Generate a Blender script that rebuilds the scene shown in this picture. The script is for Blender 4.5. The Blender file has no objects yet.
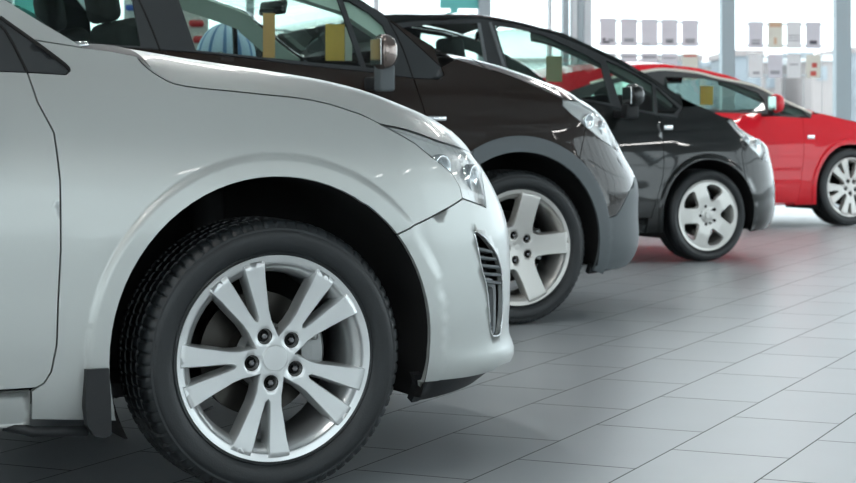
import bpy, bmesh, math, random
import numpy as np
from mathutils import Vector, Matrix
from mathutils.geometry import delaunay_2d_cdt
random.seed(7)
C = bpy.context.scene.collection
R = math.radians
PI = math.pi

# ------------------------------------------------------------------ camera, world, light
cd = bpy.data.cameras.new('camera'); cam = bpy.data.objects.new('camera', cd); C.objects.link(cam)
CAM_H = .86
cam.location = (0, 0, CAM_H); cam.rotation_euler = (R(90), 0, 0)
cd.sensor_width = 36; cd.lens = 36*1850/856
cd.shift_y = -(241.5-126)/856
cd.clip_end = 400; cd.clip_start = .05
cd.dof.use_dof = True; cd.dof.focus_distance = 4.6; cd.dof.aperture_fstop = 9
bpy.context.scene.camera = cam

w = bpy.data.worlds.new('sky'); bpy.context.scene.world = w; w.use_nodes = True
bg = w.node_tree.nodes['Background']
bg.inputs[0].default_value = (.84, .93, 1.0, 1); bg.inputs[1].default_value = 1.75
vs = bpy.context.scene.view_settings
vs.view_transform = 'Standard'; vs.look = 'None'; vs.exposure = 0.88; vs.gamma = 1
cy = bpy.context.scene.cycles
cy.max_bounces = 8; cy.transparent_max_bounces = 24; cy.glossy_bounces = 5; cy.diffuse_bounces = 4
cy.caustics_reflective = False; cy.caustics_refractive = False; cy.sample_clamp_indirect = 6

# ------------------------------------------------------------------ materials
MATS = {}
def mat(name, col, rough=.5, metal=0, coat=0, bump=0, bscale=200, spec=.5, emit=0, var=0, vscale=5):
    if name in MATS: return MATS[name]
    m = bpy.data.materials.new(name); m.use_nodes = True; MATS[name] = m
    nt = m.node_tree; b = nt.nodes['Principled BSDF']
    b.inputs['Base Color'].default_value = (*col, 1); b.inputs['Roughness'].default_value = rough
    b.inputs['Metallic'].default_value = metal; b.inputs['Coat Weight'].default_value = coat
    b.inputs['Coat Roughness'].default_value = .03; b.inputs['Specular IOR Level'].default_value = spec
    if emit:
        b.inputs['Emission Color'].default_value = (*col, 1); b.inputs['Emission Strength'].default_value = emit
    tc = nt.nodes.new('ShaderNodeTexCoord')
    n = nt.nodes.new('ShaderNodeTexNoise'); n.inputs['Scale'].default_value = vscale; n.inputs['Detail'].default_value = 4
    nt.links.new(tc.outputs['Object'], n.inputs['Vector'])
    mr = nt.nodes.new('ShaderNodeMapRange'); mr.inputs['To Min'].default_value = 1-var-.01; mr.inputs['To Max'].default_value = 1+var+.01
    nt.links.new(n.outputs['Fac'], mr.inputs['Value'])
    mx = nt.nodes.new('ShaderNodeVectorMath'); mx.operation = 'SCALE'; mx.inputs[0].default_value = col
    nt.links.new(mr.outputs[0], mx.inputs['Scale']); nt.links.new(mx.outputs[0], b.inputs['Base Color'])
    if bump:
        n2 = nt.nodes.new('ShaderNodeTexNoise'); n2.inputs['Scale'].default_value = bscale
        nt.links.new(tc.outputs['Object'], n2.inputs['Vector'])
        bp = nt.nodes.new('ShaderNodeBump'); bp.inputs['Strength'].default_value = bump; bp.inputs['Distance'].default_value = .002
        nt.links.new(n2.outputs['Fac'], bp.inputs['Height']); nt.links.new(bp.outputs[0], b.inputs['Normal'])
    return m
def glass(name, tint, refl=.9, ior=1.5):
    m = bpy.data.materials.new(name); m.use_nodes = True; MATS[name] = m
    nt = m.node_tree; nt.nodes.clear()
    o = nt.nodes.new('ShaderNodeOutputMaterial'); mx = nt.nodes.new('ShaderNodeMixShader')
    t = nt.nodes.new('ShaderNodeBsdfTransparent'); t.inputs[0].default_value = (*tint, 1)
    g = nt.nodes.new('ShaderNodeBsdfGlossy'); g.inputs['Roughness'].default_value = .01; g.inputs[0].default_value = (refl, refl, refl, 1)
    f = nt.nodes.new('ShaderNodeFresnel'); f.inputs[0].default_value = ior
    ge = nt.nodes.new('ShaderNodeNewGeometry')
    # thin sheet: the same reflectance from either face
    io = nt.nodes.new('ShaderNodeMix'); io.data_type = 'FLOAT'; io.inputs[2].default_value = ior; io.inputs[3].default_value = 1/ior
    nt.links.new(ge.outputs['Backfacing'], io.inputs[0])
    nt.links.new(f.outputs[0], mx.inputs[0]); nt.links.new(t.outputs[0], mx.inputs[1]); nt.links.new(g.outputs[0], mx.inputs[2])
    dv = nt.nodes.new('ShaderNodeMath'); dv.operation = 'DIVIDE'; dv.inputs[0].default_value = 1
    nt.links.new(mx.outputs[0], o.inputs['Surface']); nt.links.new(io.outputs[0], f.inputs[0])
    return m
SILVER = mat('silver_paint', (.54, .565, .55), .36, .45, .35, var=.01)
BROWN = mat('brown_paint', (.020, .013, .010), .3, 0, 1, var=.02, spec=.1)
BLACKP = mat('black_paint', (.008, .010, .010), .3, 0, 1, var=.02, spec=.1)
RED = mat('red_paint', (.80, .010, .026), .4, 0, .7, var=.02, spec=.15)
PLAS = mat('black_plastic', (.016, .018, .02), .5, bump=.2, bscale=400, spec=.4)
GLOSSB = mat('gloss_black', (.012, .013, .014), .12)
GREYP = mat('grey_plastic', (.13, .15, .16), .5, bump=.15, bscale=500)
FRAME = mat('frame_charcoal', (.035, .04, .043), .42)
SEAM = mat('seam_rubber', (.004, .004, .004), .8)
RUB = mat('tyre_rubber', (.013, .016, .018), .40, bump=.18, bscale=260, spec=.5, var=.15, vscale=30)
ALLOY = mat('alloy_silver', (.76, .78, .78), .28, .7, .3, var=.01)
ALLOYW = mat('alloy_light', (.66, .65, .62), .33, .55, .2, var=.01)
STEEL = mat('brake_steel', (.07, .066, .06), .35, .9, var=.1, vscale=60)
CAST = mat('cast_metal', (.55, .57, .57), .5, .5, bump=.4, bscale=150)
CHROME = mat('chrome', (.75, .77, .78), .08, 1)
DARKCH = mat('dark_chrome', (.22, .22, .23), .2, 1)
LINER = mat('liner_felt', (.012, .012, .013), .85, bump=.3, bscale=120)
CABIN = mat('cabin_fabric', (.03, .034, .035), .85, bump=.3, bscale=300)
CABINL = mat('cabin_trim', (.66, .74, .69), .7)
BOWL = mat('lamp_silver', (.80, .80, .78), .28, .55)
CABIND = mat('cabin_trim_dark', (.10, .12, .115), .7)  # even dark grey colour for the windscreen pillar trim
PAPER = mat('paper_white', (.72, .74, .72), .7)
PAPERO = mat('paper_orange', (.95, .50, .20), .7, var=.06, vscale=40)
PAPERY = mat('paper_yellow', (.98, .58, .12), .7, var=.10, vscale=60)
PAPERT = mat('paper_tan', (.55, .48, .30), .7, var=.06, vscale=50)
GLASS = glass('car_glass', (.70, .82, .77), ior=1.5)
GLASSD = glass('tinted_glass', (.34, .42, .40), ior=1.55)
LENS = glass('lamp_lens', (.93, .95, .96), ior=1.5)
ROOMG = glass('window_glass', (.95, .97, .96), ior=1.4)

# ------------------------------------------------------------------ mesh helpers
def link(name, me, m, parent=None, kind=None):
    o = bpy.data.objects.new(name, me); C.objects.link(o)
    if m: me.materials.append(m)
    if parent: o.parent = parent
    if kind: o['kind'] = kind
    return o
def mesh(name, vs_, fs_, m, parent=None, smooth=True, kind=None):
    me = bpy.data.meshes.new(name); me.from_pydata([tuple(v) for v in vs_], [], [tuple(f) for f in fs_]); me.update()
    if smooth: me.polygons.foreach_set('use_smooth', [True]*len(me.polygons))
    return link(name, me, m, parent, kind)
def empty(name, loc=(0,0,0), rz=0, parent=None):
    o = bpy.data.objects.new(name, None); C.objects.link(o); o.location = loc; o.rotation_euler.z = rz
    o.empty_display_size = .1
    if parent: o.parent = parent
    return o
def tag(o, label=None, cat=None, group=None, kind=None):
    if label: o['label'] = label
    if cat: o['category'] = cat
    if group: o['group'] = group
    if kind: o['kind'] = kind
    return o
def rbox(name, c, size, m, parent=None, bev=.01, seg=3, rot=(0,0,0), taper=None, kind=None, smooth=True):
    bm = bmesh.new(); bmesh.ops.create_cube(bm, size=1)
    for v in bm.verts:
        v.co = Vector((v.co.x*size[0], v.co.y*size[1], v.co.z*size[2]))
        if taper and v.co.z > 0: v.co.x *= taper[0]; v.co.y *= taper[1]
    if bev: bmesh.ops.bevel(bm, geom=bm.edges[:], offset=bev, segments=seg, profile=.5, affect='EDGES')
    me = bpy.data.meshes.new(name); bm.to_mesh(me); bm.free()
    M = Matrix.Translation(c) @ Matrix.Rotation(rot[2], 4, 'Z') @ Matrix.Rotation(rot[1], 4, 'Y') @ Matrix.Rotation(rot[0], 4, 'X')
    me.transform(M)
    if smooth: me.polygons.foreach_set('use_smooth', [True]*len(me.polygons))
    o = link(name, me, m, parent, kind)
    if smooth:
        try: me.set_sharp_from_angle(angle=R(40))
        except Exception: pass
    return o
def revolve(prof, segs=96, a0=0, a1=2*PI, hook=None):
    """profile of (y, r) turned round the y axis"""
    full = abs(a1-a0-2*PI) < 1e-6; n = segs if full else segs+1
    vs_ = []; fs_ = []
    for i in range(n):
        a = a0+(a1-a0)*i/segs
        for j, (y, r) in enumerate(prof):
            if hook: y, r = hook(i, j, y, r)
            vs_.append((r*math.cos(a), y, r*math.sin(a)))
    k = len(prof)
    for i in range(segs):
        p = i*k; q = ((i+1) % n)*k
        for j in range(k-1): fs_.append((p+j, p+j+1, q+j+1, q+j))
    return vs_, fs_
def rev(name, prof, m, parent, loc=(0,0,0), segs=96, sharp=35, **kw):
    v, f = revolve(prof, segs, **kw)
    v = [(a+loc[0], b+loc[1], c+loc[2]) for a, b, c in v]
    o = mesh(name, v, f, m, parent)
    try: o.data.set_sharp_from_angle(angle=R(sharp))
    except Exception: pass
    return o
def tube_data(pts, r, n=8, cap=True):
    pts = [Vector(p) for p in pts]; vs_ = []; fs_ = []
    rr = r if isinstance(r, (list, tuple)) else [r]*len(pts)
    for i, p in enumerate(pts):
        d = (pts[min(i+1, len(pts)-1)]-pts[max(i-1, 0)]).normalized()
        u = d.orthogonal().normalized() if abs(d.z) > .95 else d.cross(Vector((0,0,1))).normalized()
        v = d.cross(u)
        for k in range(n):
            a = 2*PI*k/n; vs_.append(p+(u*math.cos(a)+v*math.sin(a))*rr[i])
    for i in range(len(pts)-1):
        for k in range(n): fs_.append((i*n+k, i*n+(k+1) % n, (i+1)*n+(k+1) % n, (i+1)*n+k))
    if cap: fs_.append(tuple(range(n))[::-1]); fs_.append(tuple(range((len(pts)-1)*n, len(pts)*n)))
    return vs_, fs_
def tube(name, pts, r, m, parent=None, n=8, kind=None):
    v, f = tube_data(pts, r, n); return mesh(name, v, f, m, parent, kind=kind)
def cat(pts, k=5, closed=False):
    P_ = [Vector((*p, 0)[:3]) for p in pts]; out = []; n = len(P_)
    rng = range(n if closed else n-1)
    for i in rng:
        g = (lambda j: P_[j % n]) if closed else (lambda j: P_[max(0, min(n-1, j))])
        p0, p1, p2, p3 = g(i-1), g(i), g(i+1), g(i+2)
        for t in range(k):
            t /= k
            q = .5*((2*p1)+(p2-p0)*t+(2*p0-5*p1+4*p2-p3)*t*t+(3*p1-p0-3*p2+p3)*t**3)
            out.append((q.x, q.y) if len(pts[0]) == 2 else tuple(q))
    if not closed: out.append(tuple(P_[-1])[:len(pts[0])])
    return out
def dens(poly, step):
    out = []
    for i in range(len(poly)):
        a = np.array(poly[i]); b = np.array(poly[(i+1) % len(poly)]); L = np.linalg.norm(b-a)
        if L < 1e-6: continue
        n = max(1, int(math.ceil(L/step)))
        for k in range(n): out.append(tuple(a+(b-a)*k/n))
    return out
def area(poly):
    return .5*sum(poly[i-1][0]*poly[i][1]-poly[i][0]*poly[i-1][1] for i in range(len(poly)))
def clean(poly, eps=1e-4):
    out = []
    for p in poly:
        if not out or math.hypot(p[0]-out[-1][0], p[1]-out[-1][1]) > eps: out.append((float(p[0]), float(p[1])))
    while len(out) > 1 and math.hypot(out[0][0]-out[-1][0], out[0][1]-out[-1][1]) <= eps: out.pop()
    return out
def offset(poly, d):
    """positive d grows the outline"""
    s = 1 if area(poly) > 0 else -1; n = len(poly); out = []
    for i in range(n):
        p = Vector(poly[i]); a = (p-Vector(poly[i-1])); b = (Vector(poly[(i+1) % n])-p)
        if a.length < 1e-9 or b.length < 1e-9: out.append(tuple(p)); continue
        a.normalize(); b.normalize()
        na = Vector((a.y, -a.x))*s; nb = Vector((b.y, -b.x))*s; m_ = na+nb
        if m_.length < .3: m_ = na
        m_.normalize(); k = 1/max(.45, m_.dot(na)); out.append(tuple(p+m_*d*k))
    return out
def inside(px, py, poly):
    x = np.array([p[0] for p in poly]); y = np.array([p[1] for p in poly]); x2 = np.roll(x, -1); y2 = np.roll(y, -1)
    r = np.zeros(len(px), bool)
    for a, b, c, d in zip(x, y, x2, y2):
        if b == d: continue
        k = ((b > py) != (d > py)) & (px < (c-a)*(py-b)/(d-b)+a); r ^= k
    return r
def segdist(px, py, poly):
    r = np.full(len(px), 9.0)
    for i in range(len(poly)):
        a = poly[i]; b = poly[(i+1) % len(poly)]; dx, dy = b[0]-a[0], b[1]-a[1]; L = dx*dx+dy*dy
        if L < 1e-12: continue
        t = np.clip(((px-a[0])*dx+(py-a[1])*dy)/L, 0, 1)
        r = np.minimum(r, np.hypot(px-a[0]-t*dx, py-a[1]-t*dy))
    return r
def flat_mesh(poly, holes, step, extra=()):
    poly = dens(clean(poly), step); holes = [dens(clean(h), step) for h in holes]
    xs = [p[0] for p in poly]; ys = [p[1] for p in poly]
    gx = []; row = 0; y = min(ys)+step*.5
    while y < max(ys):
        x = min(xs)+(step*.5 if row % 2 else 0)
        while x < max(xs): gx.append((x, y)); x += step
        y += step*.87; row += 1
    gx = list(extra)+gx
    g = np.array(gx) if gx else np.zeros((0, 2))
    if len(g):
        k = inside(g[:, 0], g[:, 1], poly) & (segdist(g[:, 0], g[:, 1], poly) > step*.45)
        for h in holes: k &= ~inside(g[:, 0], g[:, 1], h) & (segdist(g[:, 0], g[:, 1], h) > step*.45)
        ne = len(extra)
        if ne:
            e = g[:ne]; kk = k.copy()
            for i in range(ne, len(g)):
                if kk[i] and np.min(np.hypot(e[:, 0]-g[i, 0], e[:, 1]-g[i, 1])) < step*.4: kk[i] = False
            k = kk
        g = g[k]
    pts = list(poly); edges = [(i, (i+1) % len(poly)) for i in range(len(poly))]; loops = [list(range(len(poly)))]
    for h in holes:
        b = len(pts); pts += h; edges += [(b+i, b+(i+1) % len(h)) for i in range(len(h))]; loops.append(list(range(b, b+len(h))))
    nb = len(pts); pts += [tuple(q) for q in g]
    v, e, f, ov, oe, of = delaunay_2d_cdt([Vector(p) for p in pts], edges, [], 0, 1e-6)
    cen = np.array([[sum(v[i].x for i in t)/3, sum(v[i].y for i in t)/3] for t in f])
    k = inside(cen[:, 0], cen[:, 1], poly)
    for h in holes: k &= ~inside(cen[:, 0], cen[:, 1], h)
    f = [list(t) for t, q in zip(f, k) if q]
    first = {}
    for i, lst in enumerate(ov):
        for q in lst: first[q] = i
    loops = [[first.get(i, -1) for i in L if i in first] for L in loops]
    return [(p.x, p.y) for p in v], f, loops
def sheet(name, poly, fmap, nmap, m, parent, holes=(), step=.03, thick=.012, off=0, rims=None, extra=(), mirror=None):
    """an outline meshed in its own 2D domain and laid on a surface; edges turned in by thick"""
    p2, tris, loops = flat_mesh(poly, holes, step, extra)
    n0 = len(p2); pos = []; nor = []
    for (a, b) in p2:
        q = Vector(fmap(a, b)); n = Vector(nmap(a, b)); pos.append(q+n*off); nor.append(n)
    fs_ = []; fn = []
    for t in tris:
        g = (pos[t[1]]-pos[t[0]]).cross(pos[t[2]]-pos[t[0]])
        if g.dot(nor[t[0]]) < 0: t = t[::-1]
        fs_.append(t); fn.append([nor[i] for i in t])
    if rims is None: rims = [(0, thick)] if thick else []
    if rims:
        for li, L in enumerate(loops):
            prev = L; pl = [p2[i] for i in L]
            for (grow, depth) in rims:
                cur = []; o2 = offset(pl, grow if li == 0 else grow) if grow else pl
                if li > 0 and grow: o2 = offset(pl, -grow)
                for i, vi in enumerate(L):
                    q = Vector(fmap(*o2[i])) if grow else pos[vi]-nor[vi]*off
                    pos.append(q+nor[vi]*(off-depth)); cur.append(len(pos)-1)
                for i in range(len(L)):
                    j = (i+1) % len(L); fs_.append([prev[i], prev[j], cur[j], cur[i]]); fn.append(None)
                prev = cur
    me = bpy.data.meshes.new(name)
    vs_ = [tuple(q) for q in pos]
    if mirror is not None:
        vs_ = [(x, mirror-y, z) for x, y, z in vs_]; fs_ = [f[::-1] for f in fs_]; fn = [None if q is None else [Vector((k.x, -k.y, k.z)) for k in q][::-1] for q in fn]
    me.from_pydata(vs_, [], fs_); me.update()
    me.polygons.foreach_set('use_smooth', [True]*len(me.polygons))
    ln = []
    for poly_, q in zip(me.polygons, fn):
        for i in range(len(poly_.vertices)): ln.append(tuple(poly_.normal) if q is None else tuple(q[i]))
    if len(ln) == len(me.loops): me.normals_split_custom_set(ln)
    return link(name, me, m, parent)
def join(name, objs):
    """several shapes of one part become one mesh"""
    bm = bmesh.new(); slots = []
    parent = objs[0].parent
    for o in objs:
        m = o.data.materials[0] if o.data.materials else None
        if m not in slots: slots.append(m)
        k = len(bm.faces); bm.from_mesh(o.data); bm.faces.ensure_lookup_table()
        for i in range(k, len(bm.faces)): bm.faces[i].material_index = slots.index(m)
    me = bpy.data.meshes.new(name); bm.to_mesh(me); bm.free()
    for m in slots: me.materials.append(m)
    for o in objs: bpy.data.objects.remove(o)
    me.polygons.foreach_set('use_smooth', [True]*len(me.polygons))
    try: me.set_sharp_from_angle(angle=R(35))
    except Exception: pass
    o = bpy.data.objects.new(name, me); C.objects.link(o); o.parent = parent
    return o

# ---- body surface of each car: s forward from the front wheel, l inward from the flank, z up
def herm(tab, x):
    xs = [t[0] for t in tab]; ys = [t[1] for t in tab]; n = len(xs)
    if x <= xs[0]: return ys[0]
    if x >= xs[-1]:
        return ys[-1] + (x-xs[-1])*(ys[-1]-ys[-2])/(xs[-1]-xs[-2])
    i = 0
    while x > xs[i+1]: i += 1
    def m(j):
        a = (ys[j]-ys[j-1])/(xs[j]-xs[j-1]) if j > 0 else None
        b = (ys[j+1]-ys[j])/(xs[j+1]-xs[j]) if j < n-1 else None
        if a is None: return b
        if b is None: return a
        return 0 if a*b < 0 else (a+b)/2
    h = xs[i+1]-xs[i]; t = (x-xs[i])/h
    return ((2*t**3-3*t*t+1)*ys[i] + (t**3-2*t*t+t)*h*m(i) + (3*t*t-2*t**3)*ys[i+1] + (t**3-t*t)*h*m(i+1))
def sstep(a, b, x):
    t = max(0.0, min(1.0, (x-a)/(b-a))); return t*t*(3-2*t)
LQ = 1.05
def inset(K, s, z):
    e = herm(K['lean'], z)
    for a in (0.0, -K['wb']):
        rr = math.hypot(s-a, z-K['acz'])
        e -= K['flare']*(1-sstep(K['fr']-.006, K['fr']+.008, rr)) if rr < K['fr']+.01 else 0
        e -= K['flare']*.35*(1-sstep(K['fr'], K['fr']+.14, rr))
    tail = -K['rear']
    q = (tail+.55-s)/.55
    if q > 0: e += .22*q**2.4
    return e
def lsurf(K, s, z):
    e = inset(K, min(s, K['s0']+.35), z); s0 = K['s0']; hw = K['W']/2
    if s <= s0: return e
    F = herm(K['front'], z)
    if s >= F: return hw+9
    xx = (s-s0)/(F-s0)
    return hw-(hw-e)*(1-xx**K['n'])**(1/K['n'])
def toU(K, s, z):
    s0 = K['s0']
    if s <= s0: return s
    xx = min(1, (s-s0)/(herm(K['front'], z)-s0))
    return s0 + LQ*(2/math.pi)*math.asin(xx**(K['n']/2))
def P(K, U, z):
    s0 = K['s0']; hw = K['W']/2
    if U <= s0: return (U, inset(K, U, z), z)
    u = min(1.0, (U-s0)/LQ); F = herm(K['front'], z)
    a = math.sin(math.pi/2*u)**(2/K['n']); b = max(0.0, math.cos(math.pi/2*u))**(2/K['n'])
    s = s0+(F-s0)*a
    e = inset(K, min(s, s0+.35), z)
    return (s, hw-(hw-e)*b, z)

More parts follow.
